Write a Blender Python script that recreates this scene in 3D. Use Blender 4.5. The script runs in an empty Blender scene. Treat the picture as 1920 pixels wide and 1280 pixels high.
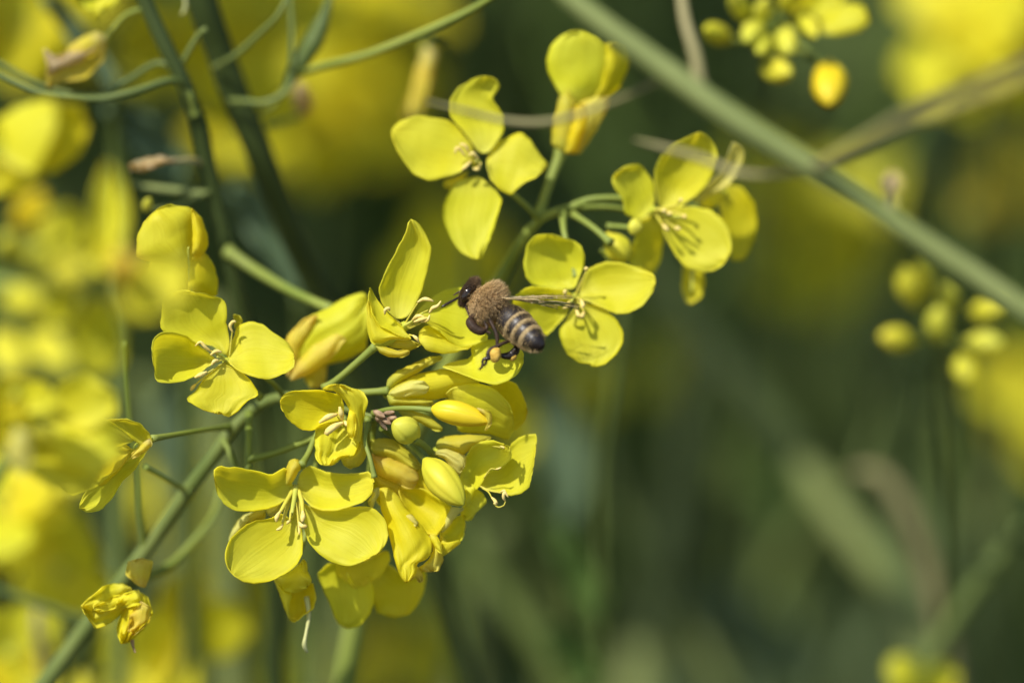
import bpy, math, random
import numpy as np
from mathutils import Vector, Matrix, noise
from mathutils.bvhtree import BVHTree

scene = bpy.context.scene
col = scene.collection
R = math.radians

# ------------------------------------------------------------------ camera, sky, sun, exposure
FOCUS = Vector((0, 0, 1.15))          # the plane of sharp focus, metres above the ground
DIST = 0.65                           # camera to focus plane
WIDTH = 0.113                         # width of the frame at the focus plane
PITCH = R(14)
CDIR = Vector((0, math.cos(PITCH), -math.sin(PITCH)))
CUP = Vector((0, math.sin(PITCH), math.cos(PITCH)))
CRT = Vector((1, 0, 0))
CPOS = FOCUS - CDIR * DIST
cam_d = bpy.data.cameras.new('camera')
cam = bpy.data.objects.new('camera', cam_d)
col.objects.link(cam)
cam.location = CPOS
cam.rotation_euler = (R(90) - PITCH, 0, 0)
cam_d.sensor_width = 36
cam_d.lens = 36 * DIST / WIDTH
cam_d.clip_start = 0.02
cam_d.clip_end = 500
cam_d.dof.use_dof = True
cam_d.dof.focus_distance = DIST - 0.001
cam_d.dof.aperture_fstop = 7.0
cam_d.dof.aperture_blades = 9
scene.camera = cam

SUN = Vector((-0.42, -0.442, 0.79)).normalized()
world = bpy.data.worlds.new('World')
scene.world = world
world.use_nodes = True
wn = world.node_tree
sky = wn.nodes.new('ShaderNodeTexSky')
sky.sky_type = 'NISHITA'
sky.sun_disc = False
sky.sun_elevation = math.asin(SUN.z)
sky.sun_rotation = math.atan2(SUN.x, SUN.y)
bgn = wn.nodes['Background']
bgn.inputs['Strength'].default_value = 0.14
wn.links.new(sky.outputs[0], bgn.inputs['Color'])
sun_d = bpy.data.lights.new('sun', 'SUN')
sun_d.energy = 4.3
sun_d.angle = R(0.55)
sun_d.color = (1, 0.95, 0.87)
sun = bpy.data.objects.new('sun', sun_d)
col.objects.link(sun)
sun.location = (-1, -1, 3)
sun.rotation_euler = SUN.to_track_quat('Z', 'Y').to_euler()
scene.view_settings.view_transform = 'Standard'
scene.view_settings.look = 'None'
scene.view_settings.exposure = 0.24
scene.view_settings.gamma = 1.0
scene.view_settings.use_curve_mapping = False
scene.render.engine = 'CYCLES'
scene.cycles.use_denoising = True
scene.cycles.max_bounces = 8
scene.cycles.transparent_max_bounces = 12
scene.cycles.caustics_reflective = False
scene.cycles.caustics_refractive = False
scene.cycles.sample_clamp_indirect = 4

# ------------------------------------------------------------------ helpers
PXMM = 1920 / (WIDTH * 1000)          # photograph pixels per millimetre in the focus plane


DS = [1.0]                            # stretch of the depths of the stalk being built


def P(x, y, d=0.0):
    """a point of the place: seen at pixel (x, y), d millimetres behind the focus plane"""
    D = DIST + d * DS[0] * 0.001
    k = D / DIST * WIDTH / 1920
    return CPOS + CDIR * D + CRT * ((x - 960) * k) + CUP * ((640 - y) * k)


FR = {'I': (0, 0, 1.0), 'F1': (270, 520, 4.74), 'F2': (380, 840, 4.742), 'F3': (500, 700, 6.4),
      'F4': (700, 650, 5.334), 'F5': (680, 800, 4.924), 'F6': (680, 400, 4.571),
      'F7': (1130, 230, 3.557), 'F8': (960, 420, 4.572), 'ZB': (840, 500, 6.095),
      'Z2': (240, 360, 2.91), 'Z6': (700, 40, 2.783), 'Z7': (940, 230, 2.724),
      'A7': (400, 900, 3.2), 'A2': (0, 760, 2.462)}


def px(fr, p):
    ox, oy, s = FR[fr]
    return (ox + p[0] / s, oy + p[1] / s)


def link(o, parent=None):
    col.objects.link(o)
    if parent is not None:
        o.parent = parent
    return o


def wpos(o):
    v = Vector((0, 0, 0))
    while o is not None:
        v += o.location
        o = o.parent
    return v


class MB:
    def __init__(self):
        self.v, self.f, self.m, self.uv = [], [], [], []
        self.mats = []

    def add(self, verts, faces, mat, uvs=None):
        b = len(self.v)
        self.v += [Vector(q) for q in verts]
        self.uv += list(uvs) if uvs else [(0.5, 0.5)] * len(verts)
        if mat not in self.mats:
            self.mats.append(mat)
        k = self.mats.index(mat)
        for f in faces:
            self.f.append([b + i for i in f])
            self.m.append(k)
        return self

    def mesh(self, name, origin=Vector((0, 0, 0)), smooth=True):
        me = bpy.data.meshes.new(name)
        me.from_pydata([tuple(q - origin) for q in self.v], [], self.f)
        for m in self.mats:
            me.materials.append(M[m])
        me.polygons.foreach_set('material_index', self.m)
        if smooth:
            me.polygons.foreach_set('use_smooth', [True] * len(self.f))
        uvl = me.uv_layers.new(name='UVMap')
        li = np.zeros(len(me.loops), dtype=np.int32)
        me.loops.foreach_get('vertex_index', li)
        uvl.data.foreach_set('uv', np.array(self.uv, dtype=np.float32)[li].ravel())
        me.update()
        return me

    def build(self, name, parent=None):
        org = wpos(parent) if parent is not None else Vector((0, 0, 0))
        o = bpy.data.objects.new(name, self.mesh(name, org))
        return link(o, parent)


def thing(name, label, cat, loc, group=None):
    o = bpy.data.objects.new(name, None)
    o.empty_display_size = 0.01
    link(o)
    o.location = loc
    o['label'] = label
    o['category'] = cat
    if group:
        o['group'] = group
    return o


def spline(pts, n):
    """Catmull-Rom through tuples of any length, n samples"""
    a = np.array(pts, dtype=float)
    if len(a) == 2:
        t = np.linspace(0, 1, n)[:, None]
        return a[0] * (1 - t) + a[1] * t
    q = np.vstack([2 * a[0] - a[1], a, 2 * a[-1] - a[-2]])
    seg = np.linalg.norm(np.diff(a[:, :3], axis=0), axis=1)
    cum = np.concatenate([[0], np.cumsum(seg)])
    out = []
    for s in np.linspace(0, cum[-1], n):
        i = min(np.searchsorted(cum, s, side='right') - 1, len(seg) - 1)
        t = (s - cum[i]) / max(seg[i], 1e-9)
        p0, p1, p2, p3 = q[i], q[i + 1], q[i + 2], q[i + 3]
        out.append(0.5 * (2 * p1 + (p2 - p0) * t + (2 * p0 - 5 * p1 + 4 * p2 - p3) * t * t + (3 * p1 - p0 - 3 * p2 + p3) * t ** 3))
    return np.array(out)


def tube_w(mb, wp, radii, mat, sides=10, cap=True):
    """tube along world points with a radius (m) each"""
    n = len(wp)
    wp = [Vector(q) for q in wp]
    vs, fs, uv = [], [], []
    t0 = (wp[1] - wp[0]).normalized()
    ref = Vector((0.13, 0.9, 0.35))
    nx = t0.cross(ref).normalized()
    for i in range(n):
        t = (wp[min(i + 1, n - 1)] - wp[max(i - 1, 0)]).normalized()
        nx = (nx - t * nx.dot(t)).normalized()
        ny = t.cross(nx)
        for k in range(sides):
            a = 2 * math.pi * k / sides
            rv_ = radii[i] * (1 + 0.06 * noise.noise(Vector((i * 0.37, wp[0].x * 900, 0))) + (0.03 * math.cos(5 * a) if sides >= 10 else 0))
            vs.append(wp[i] + (nx * math.cos(a) + ny * math.sin(a)) * rv_)
            uv.append((k / sides, i / (n - 1)))
    for i in range(n - 1):
        for k in range(sides):
            k2 = (k + 1) % sides
            fs.append((i * sides + k, i * sides + k2, (i + 1) * sides + k2, (i + 1) * sides + k))
    if cap:
        fs.append(tuple(range(sides - 1, -1, -1)))
        fs.append(tuple((n - 1) * sides + k for k in range(sides)))
    mb.add(vs, fs, mat, uv)


def tube(mb, fr, pts, r, mat, n=None, sides=10, swell=0.0):
    """pts (x, y, depth mm) in a frame; r in photo pixels at the focus plane, number or list"""
    q = [px(fr, p) + (p[2],) for p in pts]
    rr = [r] * len(q) if not hasattr(r, '__len__') else r
    if len(rr) != len(q):
        rr = list(np.interp(np.linspace(0, 1, len(q)), np.linspace(0, 1, len(rr)), rr))
    n = n or max(8, 5 * len(q))
    s = spline([(a, b, c, e) for (a, b, c), e in zip(q, rr)], n)
    sw = [1 + swell * (math.exp(-k / (n - 1) / 0.07) + math.exp(-(1 - k / (n - 1)) / 0.07)) for k in range(n)]
    tube_w(mb, [P(*w[:3]) for w in s], [max(w[3], 0.2) * q_ / PXMM * 0.001 for w, q_ in zip(s, sw)], mat, sides)


def curve_closed(pts, smooth):
    a = np.array(pts, dtype=float)
    b = np.vstack([a, a[:1]])
    seg = np.linalg.norm(np.diff(b, axis=0), axis=1)
    cum = np.concatenate([[0], np.cumsum(seg)])
    s = np.linspace(0, cum[-1], 241)[:-1]
    c = np.stack([np.interp(s, cum, b[:, 0]), np.interp(s, cum, b[:, 1])], 1)
    for _ in range(smooth):
        c = 0.5 * c + 0.25 * (np.roll(c, 1, 0) + np.roll(c, -1, 0))
    return c


def resample(c, n):
    seg = np.linalg.norm(np.diff(c, axis=0), axis=1)
    cum = np.concatenate([[0], np.cumsum(seg)])
    s = np.linspace(0, cum[-1], n)
    return np.stack([np.interp(s, cum, c[:, 0]), np.interp(s, cum, c[:, 1])], 1)


rng = random.Random(7)
THICK = 0.00012


def petal(parent, fr, pts, tip=None, d=0.0, T=0.0, cup=0.0, roll=0.0, curl=0.0, rip=0.25, crease=0.0,
          mat='petal', name='petal', n=24, m=14, smooth=8, fn=None, fold=0.0, thick=THICK):
    """a petal: its outline, base point first; d depth of the base, T depth change to the tip (negative: towards the
    viewer), cup: how far the middle lies behind the rims, roll: sideways slope, rip: waviness of the margin (mm)"""
    q = [px(fr, p) for p in pts]
    c = curve_closed(q, smooth)
    nd = np.roll(c, -2, 0) - np.roll(c, 2, 0)
    nd = np.stack([nd[:, 1], -nd[:, 0]], 1) / np.maximum(np.linalg.norm(nd, axis=1), 1e-6)[:, None]
    o1 = rng.uniform(0, 99)
    per = max(1.0, np.linalg.norm(np.roll(c, 1, 0) - c, axis=1).sum() / 22)
    wv = np.array([noise.noise(Vector((math.cos(6.2832 * k / 240) * per * 0.35, math.sin(6.2832 * k / 240) * per * 0.35, o1))) * 1.3
                   + noise.noise(Vector((math.cos(6.2832 * k / 240) * per * 1.1, math.sin(6.2832 * k / 240) * per * 1.1, o1 + 7))) * 0.8 for k in range(240)])
    c = c + nd * wv[:, None] * min(1.0, per / 12)
    b = np.array(q[0])
    i0 = int(np.argmin(np.linalg.norm(c - b, axis=1)))
    c = np.roll(c, -i0, 0)
    if tip is None:
        it = int(np.argmax(np.linalg.norm(c - c[0], axis=1)))
    else:
        it = int(np.argmin(np.linalg.norm(c - np.array(px(fr, tip)), axis=1)))
    it = min(max(it, 8), len(c) - 8)
    L = resample(c[:it + 1], n + 1)
    Rr = resample(np.vstack([c[it:], c[:1]])[::-1], n + 1)
    ph = [rng.uniform(0, 6.28) for _ in range(6)]
    sd = Vector((rng.uniform(-50, 50), rng.uniform(-50, 50), rng.uniform(-50, 50)))
    wmax = max(np.linalg.norm(L - Rr, axis=1).max(), 1)

    def depth(u, v, x, y):
        w = min(1, math.sin(math.pi * min(max(v, 0.02), 0.98)) * 1.6)
        z = d + T * v + cup * (1 - u * u) * (0.35 + 0.65 * w) * math.sin(math.pi * min(1, 0.15 + v * 0.9)) ** 0.5
        z += roll * u + curl * v ** 3 + fold * max(0, abs(u) - 0.75) ** 2 * 16
        e = (abs(u) ** 3 * v ** 0.7 + v ** 5)
        z += rip * e * (math.sin(u * 5.2 + v * 9 + ph[0]) + 0.7 * math.sin(v * 17 + u * 3 + ph[1]) + 0.5 * math.sin(u * 13 + ph[2]))
        z += (0.12 + rip * 0.5) * noise.noise(Vector((x * 0.022, y * 0.022, 0)) + sd) + 0.05 * noise.noise(Vector((x * 0.08, y * 0.08, 3)) + sd)
        z += crease * math.exp(-(u / 0.16) ** 2) * math.sin(math.pi * v) ** 0.5
        if fn:
            z += fn(u, v)
        return z
    vs, uv, fs = [], [], []
    vs.append(P(L[0][0], L[0][1], depth(0, 0, *L[0]))); uv.append((0.5, 0))
    for i in range(1, n):
        v = i / n
        for k in range(m + 1):
            u = -1 + 2 * k / m
            u = math.copysign(abs(u) ** 0.85, u)
            p = L[i] * (1 - u) / 2 + Rr[i] * (1 + u) / 2
            vs.append(P(p[0], p[1], depth(u, v, *p)))
            uv.append((0.5 + 0.5 * u, v))
    vs.append(P(L[n][0], L[n][1], depth(0, 1, *L[n]))); uv.append((0.5, 1))
    row = lambda i, k: 1 + (i - 1) * (m + 1) + k
    for k in range(m):
        fs.append((0, row(1, k + 1), row(1, k)))
        fs.append((row(n - 1, k), row(n - 1, k + 1), len(vs) - 1))
    for i in range(1, n - 1):
        for k in range(m):
            fs.append((row(i, k), row(i, k + 1), row(i + 1, k + 1), row(i + 1, k)))
    mb = MB()
    mb.add(vs, fs, mat, uv)
    o = mb.build(name, parent)
    if thick:
        s = o.modifiers.new('thickness', 'SOLIDIFY')
        s.thickness = thick
        s.offset = 0
        s.use_rim = True
        s.use_rim_only = True
    return o


def bud_w(mb, a, b, r, mat, tip_mat=None, fat=0.42, seg=18, sides=40, flare=0.0, lobes=4, bend=0.0, seed=0):
    """a closed bud from world point a to b, greatest radius r (m): overlapping sepals leave grooves"""
    a, b = Vector(a), Vector(b)
    t = (b - a).normalized()
    nx = t.cross(Vector((0.2, 0.9, 0.4))).normalized()
    ny = t.cross(nx)
    vs, fs, uv = [], [], []
    ln = (b - a).length
    for i in range(seg + 1):
        v = i / seg
        prof = (math.sin(math.pi * v ** (math.log(0.5) / math.log(fat)))) ** 0.62 if 0 < v < 1 else 0.0
        prof = max(prof, 0.22 if v < 0.05 else 0.02)
        c = a + t * (ln * v) + nx * (bend * ln * v * (1 - v))
        for k in range(sides):
            th = 2 * math.pi * k / sides
            g = abs(math.cos(lobes * 0.5 * th + seed))
            rr = r * prof * (1 - 0.16 * (1 - g) ** 7 - 0.035 * math.sin(3 * th + seed) + 0.05 * noise.noise(Vector((math.cos(th) * 1.5, math.sin(th) * 1.5, v * 4 + seed * 9))))
            if v > 0.86 and flare:
                rr *= 1 + flare * math.sin(5 * th + seed * 3) * (v - 0.86) / 0.14
            vs.append(c + (nx * math.cos(th) + ny * math.sin(th)) * rr)
            uv.append((k / sides, v))
    for i in range(seg):
        for k in range(sides):
            k2 = (k + 1) % sides
            fs.append((i * sides + k, i * sides + k2, (i + 1) * sides + k2, (i + 1) * sides + k))
    mb.add(vs, fs, mat, uv)


def bud(parent, fr, a, b, r, mat='bud', fat=0.45, flare=0.0, bend=0.0, name='bud', seed=None):
    mb = MB()
    bud_w(mb, P(*px(fr, a), a[2]), P(*px(fr, b), b[2]), r / PXMM * 0.001, mat, fat=fat, flare=flare, bend=bend,
          seed=rng.uniform(0, 6) if seed is None else seed)
    return mb.build(name, parent)


def stamen(parent, fr, pts, anther, rf=1.5, ra=3.4):
    """filament path, then the pollen-bearing anther path"""
    mb = MB()
    tube(mb, fr, pts, [rf * 1.2, rf, rf * 0.8], 'filament', sides=7)
    tube(mb, fr, anther, [ra * 0.45, ra, ra * 0.9, ra * 0.35], 'anther', n=10, sides=8)
    return mb.build('stamen', parent)


def pistil(parent, fr, pts, r=4.0, mat='pistil'):
    mb = MB()
    tube(mb, fr, pts, [r * 1.1, r, r * 0.7, r * 0.6, r * 1.15, r * 0.5], mat, n=20, sides=10)
    return mb.build('pistil', parent)


def flower(stalk, fr, c, d, r=9, mat='receptacle'):
    """the flower's core: green-yellow receptacle with nectaries; petals hang on it"""
    mb = MB()
    x, y = px(fr, c)
    ctr = P(x, y, d)
    bud_w(mb, ctr + CDIR * 0.0012 - CUP * 0.0002, ctr - CDIR * 0.0006, r / PXMM * 0.001, mat, fat=0.5, seg=8, sides=12)
    return mb.build('flower', stalk)


def pedicel(stalk, fr, pts, r, mat='stem', name='pedicel'):
    mb = MB()
    tube(mb, fr, pts, r, mat, n=max(16, 6 * len(pts)), swell=0.45 if name == 'pedicel' else 0.0)
    return mb.build(name, stalk)


def stem(stalk, fr, pts, r, mat='stem', ground=True, name='stem', foot=None):
    """main axis along picked points; goes on out of frame down to the soil"""
    q = [px(fr, p) + (p[2],) for p in pts]
    rr = list(np.interp(np.linspace(0, 1, len(q)), np.linspace(0, 1, len(r)), r)) if hasattr(r, '__len__') else [r] * len(q)
    s = spline([(a, b, c, e) for (a, b, c), e in zip(q, rr)], max(12, 6 * len(q)))
    wp = [P(*w[:3]) for w in s]
    rad = [w[3] / PXMM * 0.001 for w in s]
    if ground:
        e = wp[-1]
        dirn = (wp[-1] - wp[-4]).normalized()
        mid = e + dirn * 0.12
        mid.z = min(mid.z, e.z - 0.08)
        ft = Vector((mid.x + dirn.x * 0.15, mid.y + 0.05, -0.01)) if foot is None else Vector(foot)
        for k in range(1, 13):
            t = k / 12
            wp.append(e * (1 - t) ** 2 + mid * 2 * t * (1 - t) + ft * t * t)
            rad.append(rad[len(s) - 1] * (1 + 1.2 * t))
    mb = MB()
    tube_w(mb, wp, rad, mat, 12)
    return mb.build(name, stalk)


# ------------------------------------------------------------------ materials
M = {}


def nodes(name):
    m = bpy.data.materials.new(name)
    m.use_nodes = True
    nt = m.node_tree
    for n in list(nt.nodes):
        nt.nodes.remove(n)
    out = nt.nodes.new('ShaderNodeOutputMaterial')
    return m, nt, out


def petal_mat(key, colr, pale, deep, trans=0.50, gloss=0.014, rough=0.55, veins=1.0, wilt=0.0):
    m, nt, out = nodes(key)
    N, Lk = nt.nodes.new, nt.links.new
    tc = N('ShaderNodeTexCoord')
    sep = N('ShaderNodeSeparateXYZ')
    Lk(tc.outputs['UV'], sep.inputs[0])
    oi = N('ShaderNodeObjectInfo')
    nz = N('ShaderNodeTexNoise')
    nz.inputs['Scale'].default_value = 260
    nz.inputs['Detail'].default_value = 4
    Lk(tc.outputs['Object'], nz.inputs['Vector'])
    # veins: lines that fan out along the petal
    mp = N('ShaderNodeMapping')
    mp.inputs['Scale'].default_value = (17, 1.4, 1)
    Lk(tc.outputs['UV'], mp.inputs['Vector'])
    wn_ = N('ShaderNodeTexNoise')
    wn_.inputs['Scale'].default_value = 1.0
    wn_.inputs['Detail'].default_value = 3
    wn_.inputs['Distortion'].default_value = 0.6
    Lk(mp.outputs[0], wn_.inputs['Vector'])
    # colour: paler claw, deeper blade, small blotches
    rp = N('ShaderNodeValToRGB')
    rp.color_ramp.elements[0].position = 0.0
    rp.color_ramp.elements[0].color = (*pale, 1)
    rp.color_ramp.elements[1].position = 0.35
    rp.color_ramp.elements[1].color = (*colr, 1)
    e = rp.color_ramp.elements.new(1.0)
    e.color = tuple(0.65 * a + 0.35 * b for a, b in zip(colr, pale)) + (1,)
    Lk(sep.outputs['Y'], rp.inputs[0])
    mx = N('ShaderNodeMix'); mx.data_type = 'RGBA'
    rmp = N('ShaderNodeMapRange')
    rmp.inputs['From Min'].default_value = 0.42
    rmp.inputs['From Max'].default_value = 0.75
    rmp.inputs['To Max'].default_value = 0.55 + wilt * 0.45
    Lk(nz.outputs[0], rmp.inputs['Value'])
    Lk(rmp.outputs[0], mx.inputs['Factor'])
    Lk(rp.outputs[0], mx.inputs['A'])
    mx.inputs['B'].default_value = (*deep, 1)
    mv = N('ShaderNodeMix'); mv.data_type = 'RGBA'; mv.blend_type = 'MULTIPLY'
    rv = N('ShaderNodeMapRange')
    rv.inputs['From Min'].default_value = 0.52
    rv.inputs['From Max'].default_value = 0.62
    rv.inputs['To Max'].default_value = 0.30 * veins
    Lk(wn_.outputs[0], rv.inputs['Value'])
    Lk(rv.outputs[0], mv.inputs['Factor'])
    Lk(mx.outputs['Result'], mv.inputs['A'])
    mv.inputs['B'].default_value = (0.86, 0.80, 0.5, 1)
    hs = N('ShaderNodeHueSaturation')
    ra = N('ShaderNodeMapRange')
    ra.inputs['To Min'].default_value = 0.494
    ra.inputs['To Max'].default_value = 0.506
    Lk(oi.outputs['Random'], ra.inputs['Value'])
    Lk(ra.outputs[0], hs.inputs['Hue'])
    Lk(mv.outputs['Result'], hs.inputs['Color'])
    bp = N('ShaderNodeBump')
    bp.inputs['Strength'].default_value = 0.6
    bp.inputs['Distance'].default_value = 0.00018
    ad = N('ShaderNodeMath'); ad.operation = 'MULTIPLY_ADD'
    ad.inputs[1].default_value = 0.6 * veins
    Lk(wn_.outputs[0], ad.inputs[0]); Lk(nz.outputs[0], ad.inputs[2])
    Lk(ad.outputs[0], bp.inputs['Height'])
    df = N('ShaderNodeBsdfDiffuse')
    tr = N('ShaderNodeBsdfTranslucent')
    tm = N('ShaderNodeMix'); tm.data_type = 'RGBA'; tm.blend_type = 'MULTIPLY'; tm.inputs['Factor'].default_value = 1
    tm.inputs['B'].default_value = (1.12, 1.0, 0.45, 1)      # light that has passed through comes out deeper yellow
    Lk(hs.outputs[0], tm.inputs['A'])
    Lk(hs.outputs[0], df.inputs['Color']); Lk(tm.outputs['Result'], tr.inputs['Color'])
    Lk(bp.outputs[0], df.inputs['Normal']); Lk(bp.outputs[0], tr.inputs['Normal'])
    ms = N('ShaderNodeMixShader'); ms.inputs[0].default_value = trans
    Lk(df.outputs[0], ms.inputs[1]); Lk(tr.outputs[0], ms.inputs[2])
    gl = N('ShaderNodeBsdfGlossy'); gl.inputs['Roughness'].default_value = rough
    Lk(bp.outputs[0], gl.inputs['Normal'])
    m2 = N('ShaderNodeMixShader'); m2.inputs[0].default_value = gloss
    Lk(ms.outputs[0], m2.inputs[1]); Lk(gl.outputs[0], m2.inputs[2])
    Lk(m2.outputs[0], out.inputs[0])
    M[key] = m


petal_mat('petal', (0.85, 0.825, 0.034), (0.83, 0.83, 0.13), (0.86, 0.795, 0.022))
petal_mat('petal_deep', (0.85, 0.765, 0.016), (0.83, 0.78, 0.08), (0.86, 0.71, 0.012))
petal_mat('petal_wilt', (0.83, 0.74, 0.060), (0.78, 0.70, 0.30), (0.77, 0.57, 0.075), trans=0.5, wilt=1)
petal_mat('petal_dry', (0.70, 0.58, 0.30), (0.66, 0.56, 0.36), (0.52, 0.38, 0.22), trans=0.5, wilt=1)
petal_mat('sepal', (0.72, 0.65, 0.045), (0.52, 0.58, 0.10), (0.74, 0.58, 0.05), trans=0.45, gloss=0.02)
petal_mat('sepal_pale', (0.76, 0.72, 0.18), (0.62, 0.66, 0.20), (0.78, 0.70, 0.10), trans=0.45, gloss=0.03)


def simple(key, c1, c2, scale=300, rough=0.5, spec=0.35, trans=0.0, bump=0.3, coat=0.0, stretch=(1, 1, 1), coords='Object', dist=0.0001, tint=False):
    m, nt, out = nodes(key)
    N, Lk = nt.nodes.new, nt.links.new
    tc = N('ShaderNodeTexCoord')
    mp = N('ShaderNodeMapping'); mp.inputs['Scale'].default_value = stretch
    Lk(tc.outputs[coords], mp.inputs[0])
    nz = N('ShaderNodeTexNoise'); nz.inputs['Scale'].default_value = scale; nz.inputs['Detail'].default_value = 5
    Lk(mp.outputs[0], nz.inputs['Vector'])
    rp = N('ShaderNodeValToRGB')
    rp.color_ramp.elements[0].position = 0.36; rp.color_ramp.elements[0].color = (*c1, 1)
    rp.color_ramp.elements[1].position = 0.66; rp.color_ramp.elements[1].color = (*c2, 1)
    Lk(nz.outputs[0], rp.inputs[0])
    cs = rp.outputs[0]
    if tint:
        at = N('ShaderNodeAttribute'); at.attribute_name = 'tint'
        mt = N('ShaderNodeMix'); mt.data_type = 'RGBA'; mt.blend_type = 'MULTIPLY'
        mt.inputs['Factor'].default_value = 1
        Lk(cs, mt.inputs['A']); Lk(at.outputs['Color'], mt.inputs['B'])
        cs = mt.outputs['Result']
    bs = N('ShaderNodeBsdfPrincipled')
    bs.inputs['Roughness'].default_value = rough
    bs.inputs['Specular IOR Level'].default_value = spec
    bs.inputs['Coat Weight'].default_value = coat
    Lk(cs, bs.inputs['Base Color'])
    if bump:
        bp = N('ShaderNodeBump'); bp.inputs['Strength'].default_value = bump; bp.inputs['Distance'].default_value = dist
        Lk(nz.outputs[0], bp.inputs['Height']); Lk(bp.outputs[0], bs.inputs['Normal'])
    sh = bs.outputs[0]
    if trans:
        tr = N('ShaderNodeBsdfTranslucent'); Lk(cs, tr.inputs[0])
        ms = N('ShaderNodeMixShader'); ms.inputs[0].default_value = trans
        Lk(sh, ms.inputs[1]); Lk(tr.outputs[0], ms.inputs[2]); sh = ms.outputs[0]
    Lk(sh, out.inputs[0])
    M[key] = m


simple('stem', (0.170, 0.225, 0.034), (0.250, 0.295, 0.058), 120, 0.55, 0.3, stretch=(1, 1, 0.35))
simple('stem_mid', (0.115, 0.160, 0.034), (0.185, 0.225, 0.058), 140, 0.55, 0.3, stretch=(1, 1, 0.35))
simple('stem_shaded', (0.040, 0.062, 0.014), (0.070, 0.098, 0.024), 90, 0.55, 0.3, stretch=(1, 1, 0.35))  # darker copy of the stem green, shade put into the colour
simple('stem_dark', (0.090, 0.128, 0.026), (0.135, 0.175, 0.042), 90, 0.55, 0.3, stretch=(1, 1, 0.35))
simple('stem_grey', (0.150, 0.188, 0.052), (0.215, 0.252, 0.080), 80, 0.6, 0.25, stretch=(1, 1, 0.3))
simple('stem_bg', (0.15, 0.205, 0.080), (0.22, 0.28, 0.12), 80, 0.6, 0.25, stretch=(1, 1, 0.3))
simple('stem_brown', (0.22, 0.205, 0.085), (0.30, 0.265, 0.12), 90, 0.6, 0.25)
simple('pod', (0.20, 0.245, 0.035), (0.28, 0.31, 0.06), 150, 0.5, 0.3)
simple('bud', (0.60, 0.58, 0.035), (0.74, 0.66, 0.050), 240, 0.5, 0.3, trans=0.18, stretch=(1, 1, 0.5))
simple('bud_gold', (0.78, 0.60, 0.020), (0.84, 0.66, 0.020), 240, 0.45, 0.35, trans=0.2)
simple('bud_green', (0.57, 0.58, 0.050), (0.70, 0.66, 0.070), 260, 0.5, 0.35, trans=0.15)
simple('receptacle', (0.36, 0.44, 0.045), (0.55, 0.53, 0.05), 400, 0.4, 0.5)
simple('filament', (0.70, 0.64, 0.075), (0.76, 0.68, 0.11), 500, 0.5, 0.3, trans=0.25)
simple('anther', (0.74, 0.56, 0.14), (0.80, 0.66, 0.24), 1600, 0.8, 0.15, bump=0.8, dist=0.0001)
simple('pistil', (0.50, 0.54, 0.075), (0.62, 0.60, 0.12), 400, 0.5, 0.3, trans=0.15)
simple('pistil_pale', (0.44, 0.45, 0.17), (0.52, 0.52, 0.22), 400, 0.5, 0.3)
simple('withered', (0.20, 0.12, 0.07), (0.46, 0.33, 0.22), 900, 0.8, 0.15, bump=0.9, dist=0.0002)
simple('leaf', (0.090, 0.165, 0.030), (0.135, 0.225, 0.050), 60, 0.5, 0.35, trans=0.25, tint=False)
simple('leaf_blue', (0.115, 0.180, 0.085), (0.16, 0.23, 0.12), 50, 0.55, 0.35, trans=0.2)
simple('foliage', (0.098, 0.148, 0.038), (0.148, 0.206, 0.062), 40, 0.6, 0.25, trans=0.2, tint=True, bump=0)
simple('soil', (0.045, 0.033, 0.022), (0.085, 0.065, 0.045), 30, 0.95, 0.1, bump=0.8, dist=0.01)
simple('chitin', (0.010, 0.007, 0.005), (0.028, 0.017, 0.010), 900, 0.28, 0.55, bump=0.15, dist=0.00003)
simple('leg_brown', (0.022, 0.012, 0.007), (0.060, 0.032, 0.015), 1200, 0.55, 0.35, bump=0.2, dist=0.00003)
simple('pollen', (0.50, 0.30, 0.045), (0.68, 0.45, 0.09), 2600, 0.75, 0.2, bump=0.9, dist=0.00008)
simple('bee_eye', (0.012, 0.007, 0.005), (0.022, 0.013, 0.009), 3000, 0.16, 0.6, bump=0.1, dist=0.00001)
simple('fur_tan', (0.72, 0.49, 0.20), (0.92, 0.70, 0.38), 300, 0.75, 0.15, trans=0.25, bump=0)
simple('fur_brown', (0.20, 0.115, 0.045), (0.36, 0.22, 0.09), 300, 0.75, 0.15, bump=0)
simple('fur_dark', (0.08, 0.048, 0.024), (0.26, 0.165, 0.085), 300, 0.7, 0.2, bump=0)
simple('fur_pale', (0.52, 0.38, 0.18), (0.68, 0.53, 0.29), 300, 0.75, 0.15, trans=0.2, bump=0)
simple('wing_vein', (0.74, 0.58, 0.28), (0.85, 0.68, 0.38), 300, 0.45, 0.4, bump=0)


def wing_mat():
    m, nt, out = nodes('wing_membrane')
    N, Lk = nt.nodes.new, nt.links.new
    tp = N('ShaderNodeBsdfTransparent'); tp.inputs[0].default_value = (0.97, 0.95, 0.91, 1)
    gl = N('ShaderNodeBsdfGlossy'); gl.inputs['Roughness'].default_value = 0.25
    gl.inputs[0].default_value = (0.9, 0.82, 0.7, 1)
    df = N('ShaderNodeBsdfTranslucent'); df.inputs[0].default_value = (0.9, 0.78, 0.55, 1)
    fr = N('ShaderNodeFresnel'); fr.inputs[0].default_value = 1.12
    a = N('ShaderNodeMixShader'); a.inputs[0].default_value = 0.10
    Lk(tp.outputs[0], a.inputs[1]); Lk(df.outputs[0], a.inputs[2])
    b = N('ShaderNodeMixShader')
    Lk(fr.outputs[0], b.inputs[0]); Lk(a.outputs[0], b.inputs[1]); Lk(gl.outputs[0], b.inputs[2])
    Lk(b.outputs[0], out.inputs[0])
    M['wing_membrane'] = m


wing_mat()


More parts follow.
